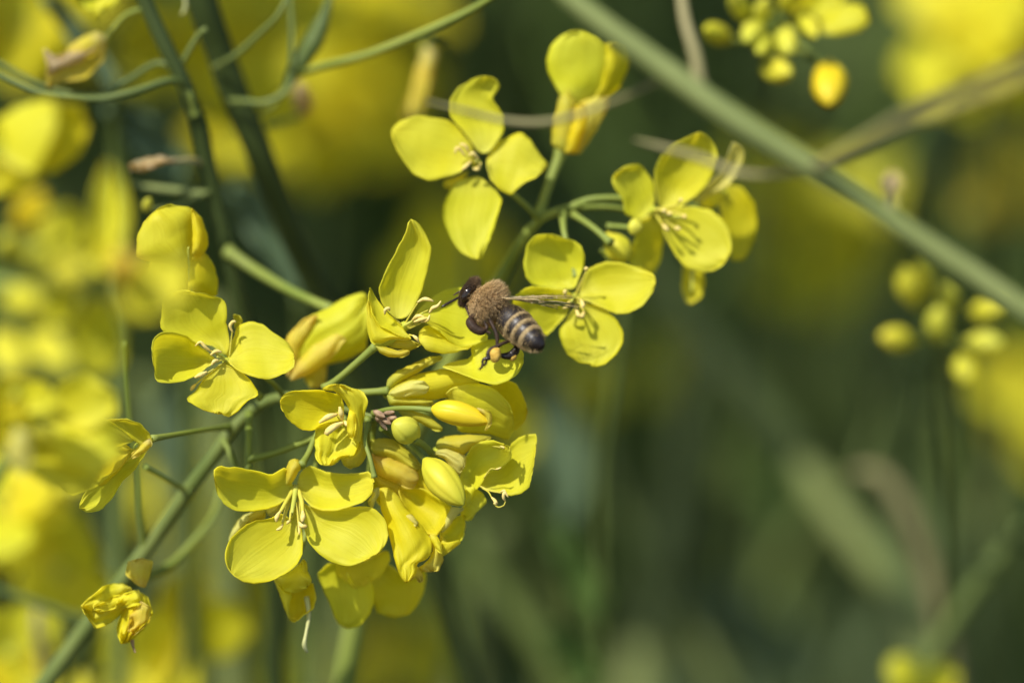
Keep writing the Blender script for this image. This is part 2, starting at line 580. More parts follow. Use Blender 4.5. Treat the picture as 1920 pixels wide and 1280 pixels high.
def abdomen_mat():
    """glossy dark plates with felted pale bands; the band mask is carried by the mesh"""
    m, nt, out = nodes('abdomen')
    N, Lk = nt.nodes.new, nt.links.new
    at = N('ShaderNodeAttribute'); at.attribute_name = 'band'
    tc = N('ShaderNodeTexCoord')
    nz = N('ShaderNodeTexNoise'); nz.inputs['Scale'].default_value = 2600; nz.inputs['Detail'].default_value = 3
    Lk(tc.outputs['Object'], nz.inputs['Vector'])
    mx = N('ShaderNodeMix'); mx.data_type = 'RGBA'
    mx.inputs['A'].default_value = (0.014, 0.009, 0.007, 1)
    mx.inputs['B'].default_value = (0.46, 0.34, 0.16, 1)
    ad = N('ShaderNodeMath'); ad.operation = 'MULTIPLY_ADD'
    ad.inputs[1].default_value = 0.7; ad.inputs[2].default_value = -0.35
    Lk(nz.outputs[0], ad.inputs[0])
    a2 = N('ShaderNodeMath'); a2.operation = 'ADD'; a2.use_clamp = True
    Lk(at.outputs['Fac'], a2.inputs[0]); Lk(ad.outputs[0], a2.inputs[1])
    mu = N('ShaderNodeMath'); mu.operation = 'MULTIPLY'
    Lk(a2.outputs[0], mu.inputs[0]); Lk(at.outputs['Fac'], mu.inputs[1])
    Lk(mu.outputs[0], mx.inputs['Factor'])
    bs = N('ShaderNodeBsdfPrincipled')
    Lk(mx.outputs['Result'], bs.inputs['Base Color'])
    rr = N('ShaderNodeMapRange'); rr.inputs['To Min'].default_value = 0.42; rr.inputs['To Max'].default_value = 0.85
    Lk(mu.outputs[0], rr.inputs['Value']); Lk(rr.outputs[0], bs.inputs['Roughness'])
    bp = N('ShaderNodeBump'); bp.inputs['Strength'].default_value = 0.3; bp.inputs['Distance'].default_value = 0.00003
    Lk(nz.outputs[0], bp.inputs['Height']); Lk(bp.outputs[0], bs.inputs['Normal'])
    Lk(bs.outputs[0], out.inputs[0])
    M['abdomen'] = m


abdomen_mat()

#%%SETTING
# ------------------------------------------------------------------ the setting: ground and the mass of the field behind
mb = MB()
mb.add([(-200, -200, 0), (200, -200, 0), (200, 200, 0), (-200, 200, 0)], [(0, 1, 2, 3)], 'soil')
g = mb.build('ground')
g['kind'] = 'structure'
g['label'] = 'dark soil of the rapeseed field under the plants'


def field_mass(name, label, seed, box, nst, nlf, npd, nfl, size=1.0, zlo=0.15, fz=0.93, clear=0.0):
    """stems, leaves, pods and petals of the crop behind, too blurred to count"""
    r = random.Random(seed)
    vs, fs, tint = [], [], []
    mats = []

    def quadstrip(c, ax, sd, ln, w, segs, bendv, tn, mi, tubey=False):
        nrm = ax.cross(sd).normalized()
        b = len(vs)
        sides = 5 if tubey else 2
        for i in range(segs + 1):
            t = i / segs
            p = c + ax * (ln * t) + bendv * (t * t)
            ww = w * (1.0 - 0.35 * t) if tubey else w * max(0.08, math.sin(math.pi * (0.08 + 0.9 * t)) ** 0.7)
            if tubey:
                for k in range(5):
                    a = k * 2 * math.pi / 5
                    vs.append(p + sd * (math.cos(a) * ww) + nrm * (math.sin(a) * ww))
            else:
                vs.append(p - sd * ww + nrm * ww * 0.25); vs.append(p + sd * ww + nrm * ww * 0.25)
        for i in range(segs):
            for k in range(sides if tubey else 1):
                k2 = (k + 1) % sides
                fs.append((b + i * sides + k, b + i * sides + k2, b + (i + 1) * sides + k2, b + (i + 1) * sides + k))
                mats.append(mi)
        tint.extend([tn] * (len(vs) - b))
    x0, x1, y0, y1, z1 = box
    rv = lambda a: Vector((r.uniform(-a, a), r.uniform(-a, a), r.uniform(-a, a)))
    for _ in range(nst):
        k = r.choice([(0.9, 0.95, 0.9), (1.2, 1.2, 1.15), (1.55, 1.5, 1.5), (0.75, 0.8, 0.7), (1.9, 1.75, 1.9)])
        c = Vector((r.uniform(x0, x1), r.uniform(y0, y1), 0))
        if clear and abs(c.x) < 0.11 + 0.1 * c.y and c.y < clear:
            continue
        top = z1 * r.uniform(0.75, 1.0)
        quadstrip(c, (Vector((0, 0, 1)) + Vector((r.uniform(-.16, .16), r.uniform(-.16, .16), 0))).normalized(), Vector((1, 0, 0)),
                  top, 0.0042 * size, 4, rv(0.07), k, 0, True)
        for _k in range(4):          # side branches
            zz = r.uniform(0.45, 0.95)
            ax = (Vector((r.uniform(-1, 1), r.uniform(-1, 1), r.uniform(0.7, 1.6)))).normalized()
            quadstrip(c + Vector((0, 0, top * zz)), ax, ax.cross(Vector((0.3, 1, 0.2))).normalized(), r.uniform(0.15, 0.3) * size,
                      0.0024 * size, 3, Vector((0, 0, 0.03)), k, 0, True)
    for _ in range(nlf):
        c = Vector((r.uniform(x0, x1), r.uniform(y0, y1), z1 * r.uniform(zlo, 0.97)))
        ax = (rv(1) + Vector((0, 0, 0.5))).normalized()
        sd = ax.cross(rv(1)).normalized()
        g_ = r.uniform(0.55, 1.5)
        quadstrip(c, ax, sd, r.uniform(0.05, 0.12) * size, r.uniform(0.006, 0.016) * size, 4, rv(0.02), (g_, g_ * r.uniform(0.95, 1.1), g_ * r.uniform(0.8, 1.5)), 0)
    for _ in range(npd):
        c = Vector((r.uniform(x0, x1), r.uniform(y0, y1), z1 * r.uniform(max(zlo, 0.55), 1.0)))
        ax = (rv(1) + Vector((0, 0, 0.7))).normalized()
        quadstrip(c, ax, ax.cross(rv(1)).normalized(), 0.06 * size, 0.0016 * size, 3, Vector((0, 0, 0.012)), (2.0, 2.1, 1.4), 0, True)
    for _ in range(nfl):
        c = Vector((r.uniform(x0, x1), r.uniform(y0, y1), z1 * r.uniform(fz, 1.04)))
        for _k in range(r.randint(8, 20)):
            q = c + rv(0.026 * size)
            ax = (rv(1) + Vector((0, 0, 0.3))).normalized()
            quadstrip(q, ax, ax.cross(rv(1)).normalized(), 0.010 * size, 0.0042 * size, 3, rv(0.002), (1, 1, 1), 1)
    me = bpy.data.meshes.new(name)
    me.from_pydata([tuple(v) for v in vs], [], fs)
    me.materials.append(M['foliage']); me.materials.append(M['petal_deep'])
    me.polygons.foreach_set('material_index', mats)
    me.polygons.foreach_set('use_smooth', [True] * len(fs))
    ca = me.color_attributes.new('tint', 'FLOAT_COLOR', 'POINT')
    ca.data.foreach_set('color', np.array([t + (1,) for t in tint], dtype=np.float32).ravel())
    o = link(bpy.data.objects.new(name, me))
    o['kind'] = 'stuff'
    o['label'] = label
    o['category'] = 'field crop'
    return o


field_mass('rapeseed_field', 'dark green mass of blurred stems and leaves filling the background', 3,
           (-0.7, 0.7, 0.40, 1.9, 1.10), 330, 7000, 1500, 60)
field_mass('added_shade_crop', 'added taller crop with unseen tops above the frame, put in to shade the blurred background', 11,
           (-0.75, 0.55, 0.05, 0.95, 1.42), 40, 1700, 500, 50, zlo=0.855, fz=0.87, clear=0.45)  # added for its shade; the tops stand unseen above the view
field_mass('distant_rapeseed_field', 'far rows of the flowering crop beyond the nearer stems', 5,
           (-4.5, 4.5, 1.9, 8.5, 1.08), 900, 9000, 600, 700, 2.0)

# ------------------------------------------------------------------ the main raceme the bee visits
A = thing('rapeseed_stalk', 'sharp yellow flowering stalk leaning right, with buds, open flowers and hovering bee above', 'flower stalk',
          (P(90, 1280, 8).x - 0.05, P(90, 1280, 8).y + 0.05, 0))
stem(A, 'I', [(705, 782, 3), (640, 765, 6), (560, 745, 11), (500, 752, 14), (445, 795, 15), (400, 855, 16), (345, 930, 18), (270, 1035, 21), (170, 1165, 24), (70, 1300, 27)],
     [4, 6, 9, 11, 12, 14, 15, 16, 17, 18], 'stem_mid', foot=(A.location.x, A.location.y, -0.01))
pedicel(A, 'I', [(432, 800, 15), (380, 806, 8), (285, 822, 0)], [6, 5, 5.5])
pedicel(A, 'I', [(418, 825, 15), (432, 850, 14), (445, 890, 13)], [5, 5])
pedicel(A, 'I', [(467, 775, 14), (466, 820, 10), (465, 890, 9)], [6.5, 6.5])
pedicel(A, 'I', [(535, 748, 13), (528, 738, 10), (508, 715, 6), (465, 690, 3)], [5, 5])
pedicel(A, 'I', [(465, 862, 9), (525, 846, 8), (590, 820, 6), (640, 800, 6)], [6, 6.5, 6])
pedicel(A, 'I', [(565, 872, 1), (578, 850, 3), (600, 805, 5), (640, 775, 6)], [6, 5.5, 5])
pedicel(A, 'I', [(608, 728, 5), (640, 705, 4), (705, 648, 2)], [7, 6.5, 7])
pedicel(A, 'I', [(640, 738, 6), (690, 735, 4), (730, 732, 3)], [7, 7, 7.5])
pedicel(A, 'I', [(700, 775, 3), (735, 766, 1), (775, 765, -1), (815, 769, -2)], [5, 4.5, 5])
pedicel(A, 'I', [(815, 855, 4), (795, 835, 2), (775, 822, 0)], [6.5, 6, 6.5])
pedicel(A, 'I', [(690, 795, 2), (684, 825, 0), (694, 860, -1), (702, 895, -1)], [5, 4, 4.5])
pedicel(A, 'I', [(740, 808, 3), (775, 838, 3), (805, 872, 0)], [4.5, 4.5])
pedicel(A, 'I', [(352, 922, 18), (318, 902, 14), (272, 875, 11)], [5, 4.5])
pedicel(A, 'I', [(272, 1032, 21), (262, 960, 18), (258, 880, 16), (245, 800, 14), (238, 720, 12), (232, 640, 10)], [7, 6, 5, 5])
pedicel(A, 'I', [(225, 1095, 23), (300, 1070, 24), (345, 1035, 27), (400, 965, 30), (420, 900, 32)], [9, 9, 8, 7, 6])
pedicel(A, 'I', [(425, 470, 30), (482, 508, 28), (545, 545, 22), (622, 580, 16)], [10, 10, 9], mat='stem')

# withered aborted buds at the tip
f = flower(A, 'I', (712, 782), 2, 9, 'withered')
for (x, y, x2, y2, rr) in [(700, 770, 722, 782, 6), (718, 775, 740, 772, 5), (724, 788, 742, 782, 5.5), (712, 790, 726, 806, 4), (735, 776, 743, 785, 4), (715, 783, 733, 795, 6)]:
    bud(f, 'I', (x, y, 2), (x2, y2, 0.5), rr, 'withered', name='dried_bud')

# --- open flower at the left
f = flower(A, 'F1', (735, 745), 2.2, 9)
petal(f, 'F1', [(735, 700), (600, 600), (400, 560), (200, 500), (145, 460), (140, 400), (155, 330), (160, 200), (200, 130), (310, 115), (390, 112), (420, 130), (520, 140), (620, 170), (700, 185), (730, 250), (735, 330), (728, 400), (745, 490), (760, 580)],
      tip=(430, 128), d=2.2, T=-1.9, cup=1.3, curl=-0.8, rip=0.3)
petal(f, 'F1', [(650, 740), (560, 790), (520, 830), (440, 880), (330, 925), (220, 935), (130, 930), (95, 890), (100, 820), (75, 740), (72, 640), (75, 570), (110, 515), (180, 480), (260, 490), (380, 520), (480, 600), (560, 660)],
      tip=(78, 700), d=1.6, T=-3.5, cup=2.4, curl=-1.2, rip=0.25, fold=-0.5)
petal(f, 'F1', [(745, 750), (740, 650), (755, 600), (800, 540), (820, 450), (880, 405), (960, 388), (1060, 415), (1130, 475), (1230, 540), (1290, 600), (1335, 670), (1335, 790), (1280, 840), (1180, 880), (1120, 905), (1000, 890), (880, 850), (800, 800)],
      tip=(1335, 700), d=1.8, T=-1.0, cup=0.6, roll=-1.7, rip=0.2)
petal(f, 'F1', [(690, 770), (620, 820), (520, 920), (440, 1030), (370, 1080), (380, 1105), (440, 1130), (540, 1180), (620, 1195), (690, 1190), (715, 1225), (760, 1235), (830, 1195), (900, 1110), (960, 1070), (1015, 1060), (1010, 1010), (960, 930), (890, 860), (790, 800)],
      tip=(650, 1195), d=1.6, T=-2.6, cup=0.3, curl=0.9, rip=0.35, smooth=5)
petal(f, 'F1', [(805, 460), (795, 325), (850, 340), (880, 390), (850, 430)], d=3.5, T=-1, cup=0.4, mat='sepal', name='sepal', n=12, m=8)
stamen(f, 'F1', [(730, 745, 1.8), (690, 700, 1.0), (640, 690, 0.6)], [(690, 665, 0.5), (640, 655, 0.3), (590, 690, 0.3)], ra=4)
stamen(f, 'F1', [(730, 745, 1.8), (690, 735, 0.9), (650, 750, 0.4)], [(660, 735, 0.4), (625, 745, 0.2), (600, 780, 0.2)], ra=4)
stamen(f, 'F1', [(725, 740, 1.8), (650, 680, 0.8), (590, 650, 0.4)], [(590, 650, 0.4), (550, 625, 0.2), (500, 575, 0), (455, 610, 0)], ra=3.2)
stamen(f, 'F1', [(725, 750, 1.8), (640, 800, 0.8), (560, 850, 0.2)], [(560, 840, 0.1), (500, 865, -0.2), (450, 890, -0.2)], ra=4.8)
stamen(f, 'F1', [(760, 700, 2.2), (775, 560, 2), (785, 480, 1.6)], [(790, 490, 1.4), (765, 430, 1.2), (795, 390, 1.0), (818, 400, 1.0)], ra=3.2)
stamen(f, 'F1', [(700, 780, 2.4), (520, 900, 2.4), (450, 960, 2.2)], [(460, 950, 2.2), (430, 980, 2.1), (415, 1005, 2.1)], ra=3.8)
pistil(f, 'F1', [(740, 750, 2), (690, 720, 1.0), (650, 705, 0.4)], 3.4)

# --- drooping folded flower above it
f = flower(A, 'Z2', (300, 560), 9, 9)
pedicel(A, 'Z2', [(330, 545, 9), (380, 700, 9), (520, 900, 8), (730, 1130, 9)], [5, 5, 6])
petal(f, 'Z2', [(330, 420), (200, 395), (100, 375), (45, 360), (50, 240), (90, 160), (150, 100), (220, 65), (290, 80), (350, 85), (370, 130), (360, 230), (355, 330)],
      tip=(150, 100), d=6.0, T=-1.5, cup=-2.2, roll=0.8, rip=0.3, crease=-0.3, mat='petal')
petal(f, 'Z2', [(350, 345), (355, 250), (350, 150), (345, 88), (400, 140), (430, 220), (437, 290), (410, 345), (380, 362)],
      tip=(360, 95), d=5.2, T=0, cup=-1.2, roll=0.8, rip=0.25, mat='petal_deep')
petal(f, 'Z2', [(330, 555), (325, 470), (320, 380), (370, 345), (420, 330), (470, 400), (490, 480), (485, 570), (430, 575)],
      tip=(430, 335), d=7.5, T=-1.5, cup=-0.8, roll=1.2, mat='petal_deep')
petal(f, 'Z2', [(335, 560), (200, 540), (110, 450), (130, 370), (300, 365), (335, 420)], d=8.0, T=-1.5, cup=-1, mat='petal_deep')
pistil(f, 'Z2', [(345, 540, 6.5), (332, 450, 5.6), (328, 350, 4.6), (330, 300, 4.1)], 3.2)

# --- wilting orange flower behind
f = flower(A, 'Z2', (900, 980), 13, 10)
petal(f, 'Z2', [(880, 1000), (900, 900), (890, 800), (960, 690), (1080, 640), (1200, 570), (1290, 545), (1325, 610), (1310, 800), (1180, 890), (1050, 950), (960, 1010)],
      tip=(1310, 600), d=13, T=-1, cup=-1.8, rip=0.5, crease=0.5)
petal(f, 'Z2', [(870, 1020), (850, 880), (865, 790), (960, 690), (1040, 665), (1010, 740), (930, 850), (910, 950)], d=11.5, T=-0.5, cup=-0.6, mat='petal_wilt', name='sepal')
petal(f, 'Z2', [(880, 1030), (920, 930), (1020, 830), (1140, 770), (1190, 800), (1120, 900), (1000, 990)], d=11.0, T=-0.3, cup=-0.9, mat='petal_wilt', name='sepal')
petal(f, 'Z2', [(960, 960), (1090, 930), (1075, 1060), (1000, 1075), (965, 1030)], d=13.5, T=0, cup=-0.7, mat='petal_wilt')
petal(f, 'Z2', [(1000, 960), (1150, 880), (1310, 760), (1300, 860), (1180, 920)], d=13.5, T=0, cup=-0.6, mat='petal_deep')

# --- the flower the bee flies to
f = flower(A, 'F6', (360, 960), 1.5, 10)
petal(f, 'F6', [(290, 905), (200, 830), (150, 740), (135, 640), (180, 540), (240, 410), (310, 280), (370, 160), (385, 80), (405, 48), (440, 55), (500, 105), (550, 190), (585, 280), (585, 350), (560, 470), (530, 590), (497, 690), (460, 770), (430, 830), (380, 890)],
      tip=(415, 50), d=2.2, T=-1.6, cup=0.9, curl=-0.6, rip=0.22, fn=lambda u, v: -1.1 * max(0, -u - 0.72) if v > 0.25 else 0)
petal(f, 'F6', [(420, 1078), (320, 955), (220, 865), (160, 790), (100, 700), (60, 628), (48, 720), (85, 870), (150, 970), (290, 1038)],
      tip=(60, 630), d=0.2, T=0.8, cup=0.6, roll=-0.6, rip=0.12)
petal(f, 'F6', [(410, 1083), (290, 1038), (150, 970), (88, 870), (48, 715), (35, 850), (40, 1000), (75, 1112), (170, 1117), (240, 1077)],
      tip=(48, 760), d=0.3, T=0.3, cup=-0.7, rip=0.12)
petal(f, 'F6', [(440, 870), (560, 750), (640, 690), (730, 645), (850, 628), (950, 690), (1000, 850), (1010, 1000), (1070, 1040), (1080, 1085), (970, 1122), (850, 1150), (760, 1110), (660, 1010), (540, 940)],
      tip=(1030, 1000), d=2.2, T=2.2, cup=1.2, roll=-2.2, rip=0.2)
petal(f, 'F6', [(480, 1090), (487, 1010), (530, 970), (590, 955), (660, 985), (710, 1040), (760, 1080), (840, 1140), (968, 1118), (900, 1162), (800, 1190), (700, 1205), (600, 1190), (530, 1160)],
      tip=(950, 1130), d=0.9, T=1.6, cup=-0.9, roll=-1.0, rip=0.15)
petal(f, 'F6', [(180, 1110), (260, 1068), (410, 1085), (500, 1125), (420, 1172), (250, 1150)], d=2.4, T=-0.5, cup=-0.6, n=14, m=8, name='sepal', mat='sepal')
petal(f, 'F6', [(105, 1135), (200, 1146), (300, 1178), (360, 1166), (408, 1180), (392, 1216), (330, 1237), (220, 1227), (150, 1192)],
      tip=(405, 1185), d=1.0, T=-0.6, cup=-0.8, name='sepal', mat='sepal', n=16, m=8)
bud(f, 'F6', (90, 1120, 2), (330, 1010, 1.5), 15, 'receptacle', name='calyx')
stamen(f, 'F6', [(360, 950, 1.2), (420, 850, 0.4), (470, 770, -0.4)], [(470, 762, -0.4), (520, 735, -0.8), (565, 738, -1.0), (610, 755, -0.9)], ra=3.6)
stamen(f, 'F6', [(380, 960, 1.2), (480, 870, 0.2), (560, 830, -0.6)], [(570, 855, -0.6), (600, 810, -0.9), (640, 795, -1.0), (672, 750, -1)], ra=3.6)
stamen(f, 'F6', [(380, 970, 1.0), (440, 930, 0.2)], [(425, 915, 0), (470, 880, -0.6), (530, 885, -0.8)], ra=3.8)
stamen(f, 'F6', [(390, 980, 1.0), (480, 930, 0.2)], [(440, 930, -0.3), (510, 905, -0.9), (575, 895, -0.9)], ra=3.8)
stamen(f, 'F6', [(400, 985, 1.0), (500, 940, 0.2)], [(500, 930, -0.6), (555, 915, -0.9), (575, 870, -1.0)], ra=3.2)
stamen(f, 'F6', [(330, 950, 1.2), (260, 890, 0.6)], [(190, 865, 0), (195, 825, -0.3), (225, 812, -0.3), (230, 835, -0.2)], ra=3.2)
stamen(f, 'F6', [(400, 1040, 0.8), (440, 1050, 0)], [(430, 1045, -0.5), (460, 1070, -0.8), (485, 1105, -0.6)], ra=3.6)
pistil(f, 'F6', [(360, 960, 1.2), (430, 920, 0.2), (520, 850, -0.8)], 3.6)

# --- small crumpled flower in the middle
f = flower(A, 'F3', (930, 600), 1, 9)
petal(f, 'F3', [(900, 560), (930, 420), (900, 260), (650, 200), (450, 203), (270, 218), (180, 268), (155, 370), (200, 460), (230, 520), (310, 600), (430, 675), (560, 682), (640, 620), (780, 580)],
      tip=(160, 380), d=0.8, T=-3.4, cup=1.6, roll=-0.4, rip=0.25, mat='petal_deep')
petal(f, 'F3', [(960, 640), (1010, 480), (985, 400), (910, 290), (820, 210), (650, 192), (720, 150), (860, 125), (960, 150), (1060, 190), (1150, 200), (1200, 290), (1208, 370), (1170, 480), (1150, 640), (1115, 850), (1040, 800)],
      tip=(860, 130), d=0.2, T=-2.2, cup=-0.8, rip=0.75, mat='petal', n=30, m=18)
petal(f, 'F3', [(900, 590), (700, 600), (590, 660), (570, 800), (590, 900), (580, 980), (640, 1090), (760, 1110), (850, 1060), (900, 1000), (1050, 980), (1090, 890), (1110, 800), (1010, 660)],
      tip=(740, 1105), d=0.6, T=-2.6, cup=0.8, rip=0.8, mat='petal', n=30, m=18, crease=0.6)
petal(f, 'F3', [(960, 600), (1000, 420), (1060, 440), (1080, 620), (1050, 800), (980, 760)], d=-0.8, T=-0.6, cup=-0.8, rip=0.5, mat='petal')
petal(f, 'F3', [(1150, 700), (1200, 800), (1190, 1000), (1110, 1105), (1000, 1145), (920, 1090), (890, 1010), (1050, 960), (1110, 850)],
      tip=(1000, 1140), d=1.6, T=-0.4, cup=-1.0, name='sepal', mat='sepal')
stamen(f, 'F3', [(920, 610, 0.4), (900, 560, -0.5)], [(905, 560, -0.6), (895, 480, -1.2), (875, 400, -1.5)], ra=6)
stamen(f, 'F3', [(900, 590, 0.4), (850, 520, -0.8)], [(850, 490, -1), (740, 520, -1.5), (630, 590, -1.6)], ra=6)
stamen(f, 'F3', [(930, 610, 0.4), (900, 600, -0.5)], [(920, 590, -0.8), (810, 640, -1.5), (725, 710, -1.6), (740, 740, -1.4)], ra=6.5)
stamen(f, 'F3', [(940, 620, 0.4), (960, 600, -0.4)], [(940, 570, -0.8), (960, 610, -1), (985, 630, -0.9)], ra=4.5)

# --- large open flower at the front below
f = flower(A, 'F2', (820, 360), 3, 10)
petal(f, 'F2', [(800, 340), (740, 160), (660, 215), (600, 240), (500, 205), (410, 195), (300, 165), (220, 175), (150, 148), (100, 190), (105, 290), (135, 420), (190, 500), (300, 560), (400, 560), (550, 540), (680, 500), (760, 430)],
      tip=(103, 270), d=2.6, T=-3.0, cup=1.1, roll=0.7, rip=0.3, curl=-0.6)
petal(f, 'F2', [(835, 340), (870, 220), (940, 150), (1000, 170), (1100, 215), (1250, 230), (1360, 225), (1480, 205), (1525, 280), (1500, 400), (1440, 470), (1300, 520), (1180, 555), (1050, 550), (970, 520), (900, 440)],
      tip=(1510, 330), d=2.4, T=-3.6, cup=1.7, roll=-0.8, rip=0.2, fn=lambda u, v: 0.10 * math.sin(u * 26) * (1 - v) * v * 2)
petal(f, 'F2', [(830, 500), (790, 640), (690, 570), (620, 625), (480, 640), (380, 680), (300, 750), (225, 830), (200, 930), (210, 1040), (270, 1130), (350, 1180), (450, 1200), (550, 1190), (650, 1160), (760, 1100), (850, 1020), (890, 930), (890, 800), (870, 650)],
      tip=(290, 1125), d=1.6, T=-4.6, cup=0.8, rip=0.25, curl=0.6)
petal(f, 'F2', [(860, 470), (960, 520), (1100, 560), (1300, 520), (1500, 520), (1600, 600), (1640, 680), (1650, 790), (1600, 900), (1480, 980), (1350, 1040), (1230, 1040), (1110, 1000), (1010, 920), (940, 830), (910, 740), (895, 640)],
      tip=(1500, 960), d=1.8, T=-3.8, cup=0.9, rip=0.25, curl=0.5)
petal(f, 'F2', [(740, 320), (745, 180), (770, 110), (830, 93), (870, 115), (892, 165), (850, 205), (830, 250), (780, 325)], tip=(820, 95), d=2, T=-0.3, cup=-1.4, mat='sepal', name='sepal', n=14, m=10)
petal(f, 'F2', [(700, 480), (600, 530), (560, 560), (600, 610), (680, 560)], d=4, T=-0.5, cup=-0.5, mat='sepal_pale', name='sepal', n=10, m=6)
petal(f, 'F2', [(470, 560), (370, 590), (300, 650), (235, 800), (240, 840), (330, 760), (400, 670), (480, 640)], tip=(237, 820), d=4.5, T=-0.3, cup=-0.5, mat='sepal_pale', name='sepal', n=14, m=6)
petal(f, 'F2', [(560, 550), (470, 560), (400, 600), (380, 680), (480, 650), (560, 620)], d=4.2, T=0, cup=-0.5, mat='sepal', name='sepal', n=10, m=6)
pistil(f, 'F2', [(830, 345, 2.2), (815, 440, 0.8), (802, 520, -0.6), (796, 575, -1.6)], 5.2)
stamen(f, 'F2', [(850, 370, 2.2), (880, 470, 0.4), (890, 570, -1)], [(890, 560, -1), (892, 610, -1.6), (885, 655, -1.8)], rf=4.2, ra=5.5)
stamen(f, 'F2', [(845, 380, 2.2), (860, 540, 0.6), (865, 650, -0.5)], [(855, 655, -0.8), (880, 690, -1.3), (915, 690, -1.4), (905, 715, -1.2)], rf=2.5, ra=4.4)
stamen(f, 'F2', [(800, 380, 2.2), (740, 480, 0.4), (690, 570, -0.8)], [(690, 560, -0.9), (660, 610, -1.4), (655, 655, -1.4)], rf=4, ra=4.6)
stamen(f, 'F2', [(800, 400, 2.2), (740, 560, 0.5), (710, 660, -0.4)], [(715, 670, -0.6), (690, 710, -1), (655, 725, -1.1)], rf=3.5, ra=3.6)
stamen(f, 'F2', [(810, 420, 2), (785, 560, 0.6), (775, 640, -0.2)], [(780, 645, -0.5), (760, 655, -0.8), (750, 675, -0.8)], rf=2.5, ra=3.2)
stamen(f, 'F2', [(840, 480, 1.8), (850, 640, 0.8), (860, 740, 0)], [(850, 680, 0), (860, 740, -0.3), (858, 770, -0.3)], rf=2, ra=2.6)

# --- little flower hanging under it, its style showing
f = flower(A, 'A7', (470, 560), 6, 9)
pedicel(A, 'A7', [(470, 560, 7), (560, 300, 9), (600, 60, 9), (640, -200, 8), (800, -380, 6)], [6, 5, 5, 5])
petal(f, 'A7', [(360, 580), (450, 555), (535, 485), (590, 600), (560, 650), (480, 678), (420, 660)], tip=(560, 640), d=4.2, T=-1, cup=-1.4, rip=0.45, mat='petal')
petal(f, 'A7', [(360, 582), (420, 660), (472, 682), (450, 760), (465, 845), (430, 770), (395, 670)], tip=(462, 842), d=4.4, T=-0.8, cup=-0.5, rip=0.2, mat='petal')
petal(f, 'A7', [(470, 640), (540, 640), (595, 610), (617, 700), (600, 770), (550, 800), (488, 853), (450, 830), (452, 750)], tip=(500, 845), d=5.2, T=-1.4, cup=1.5, rip=0.35, mat='petal_deep')
petal(f, 'A7', [(480, 560), (540, 470), (560, 500), (565, 580), (530, 640)], d=3.6, T=-0.5, cup=-0.6, rip=0.4, mat='petal')
pistil(f, 'A7', [(560, 700, 5), (574, 810, 4), (556, 920, 3.4), (546, 990, 3.2), (566, 1033, 3)], 4.6, 'pistil_pale')

# --- shaded flower behind, lower edge of the cluster
f = flower(A, 'A7', (900, 500), 9, 10)
pedicel(A, 'A7', [(900, 500, 10), (900, 300, 10), (930, 0, 9), (960, -300, 6), (965, -370, 4)], [6, 5, 5])
petal(f, 'A7', [(880, 520), (760, 488), (690, 500), (620, 560), (655, 640), (700, 740), (740, 850), (800, 892), (880, 872), (940, 800), (962, 740), (962, 640), (930, 570)], tip=(800, 890), d=9, T=-3.0, cup=1.0, rip=0.2, fn=lambda u, v: 6.5 * v * v - 2 * v)
petal(f, 'A7', [(900, 490), (840, 505), (740, 500), (738, 560), (800, 612), (900, 642), (1000, 582), (1062, 480), (1050, 415), (960, 460)], tip=(900, 640), d=7.0, T=0.4, cup=0.5, rip=0.2, fn=lambda u, v: 1.6 * v * v)
petal(f, 'A7', [(940, 560), (1050, 500), (1130, 560), (1285, 540), (1270, 650), (1240, 730), (1180, 800), (1080, 822), (980, 790), (950, 700)], tip=(1110, 818), d=9.5, T=2.0, cup=0.8, rip=0.2, mat='petal_deep')
petal(f, 'A7', [(800, 550), (815, 565), (845, 620), (865, 653), (835, 640), (808, 605)], d=5.5, T=-0.4, cup=-0.3, n=10, m=6)  # strip shaped as the bright highlight streak on the petal behind it

# --- half-closed bright flower at the lower right of the cluster
f = flower(A, 'F5', (200, 620), 4, 10)
pedicel(A, 'F5', [(200, 620, 5), (120, 430, 6), (60, 200, 6), (40, 0, 4), (50, -80, 3)], [6, 5, 5])
petal(f, 'F5', [(150, 560), (240, 560), (330, 640), (400, 760), (480, 830), (560, 930), (640, 1050), (640, 1150), (590, 1230), (490, 1250), (510, 1300), (470, 1380), (400, 1450), (350, 1390), (290, 1200), (250, 1020), (225, 900), (170, 760)],
      tip=(410, 1440), d=2.6, T=-3.2, cup=-1.1, rip=0.3, mat='petal_deep', n=30, m=18, fn=lambda u, v: 0.9 * math.exp(-((v - 0.72 - 0.2 * u) / 0.05) ** 2) * 0.4)
petal(f, 'F5', [(110, 690), (150, 620), (155, 558), (110, 560), (85, 620), (40, 695), (90, 750)], tip=(60, 700), d=1.8, T=-0.5, cup=-0.6, mat='sepal_pale', n=12, m=8)
petal(f, 'F5', [(330, 560), (450, 560), (560, 570), (700, 660), (830, 740), (760, 880), (705, 975), (690, 1010), (560, 980), (440, 840), (360, 700)], tip=(700, 960), d=3.8, T=-0.3, cup=1.8, rip=0.25, mat='petal_deep', fn=lambda u, v: -2.0 * v)
petal(f, 'F5', [(380, 815), (450, 808), (512, 880), (500, 925), (430, 868)], d=1.0, T=-0.3, cup=-0.4, mat='sepal_pale', name='sepal', n=10, m=6)
petal(f, 'F5', [(580, 985), (690, 1005), (730, 1090), (742, 1230), (700, 1330), (560, 1335), (500, 1310), (600, 1240), (650, 1150), (640, 1060)], tip=(640, 1330), d=2.6, T=-0.8, cup=-1.2, rip=0.4, mat='petal_wilt')
petal(f, 'F5', [(460, 1290), (520, 1290), (545, 1330), (560, 1420), (520, 1440), (490, 1380), (440, 1420), (420, 1360)], tip=(530, 1430), d=1.8, T=-0.2, cup=-0.4, rip=0.3, mat='petal_wilt', n=12, m=8)
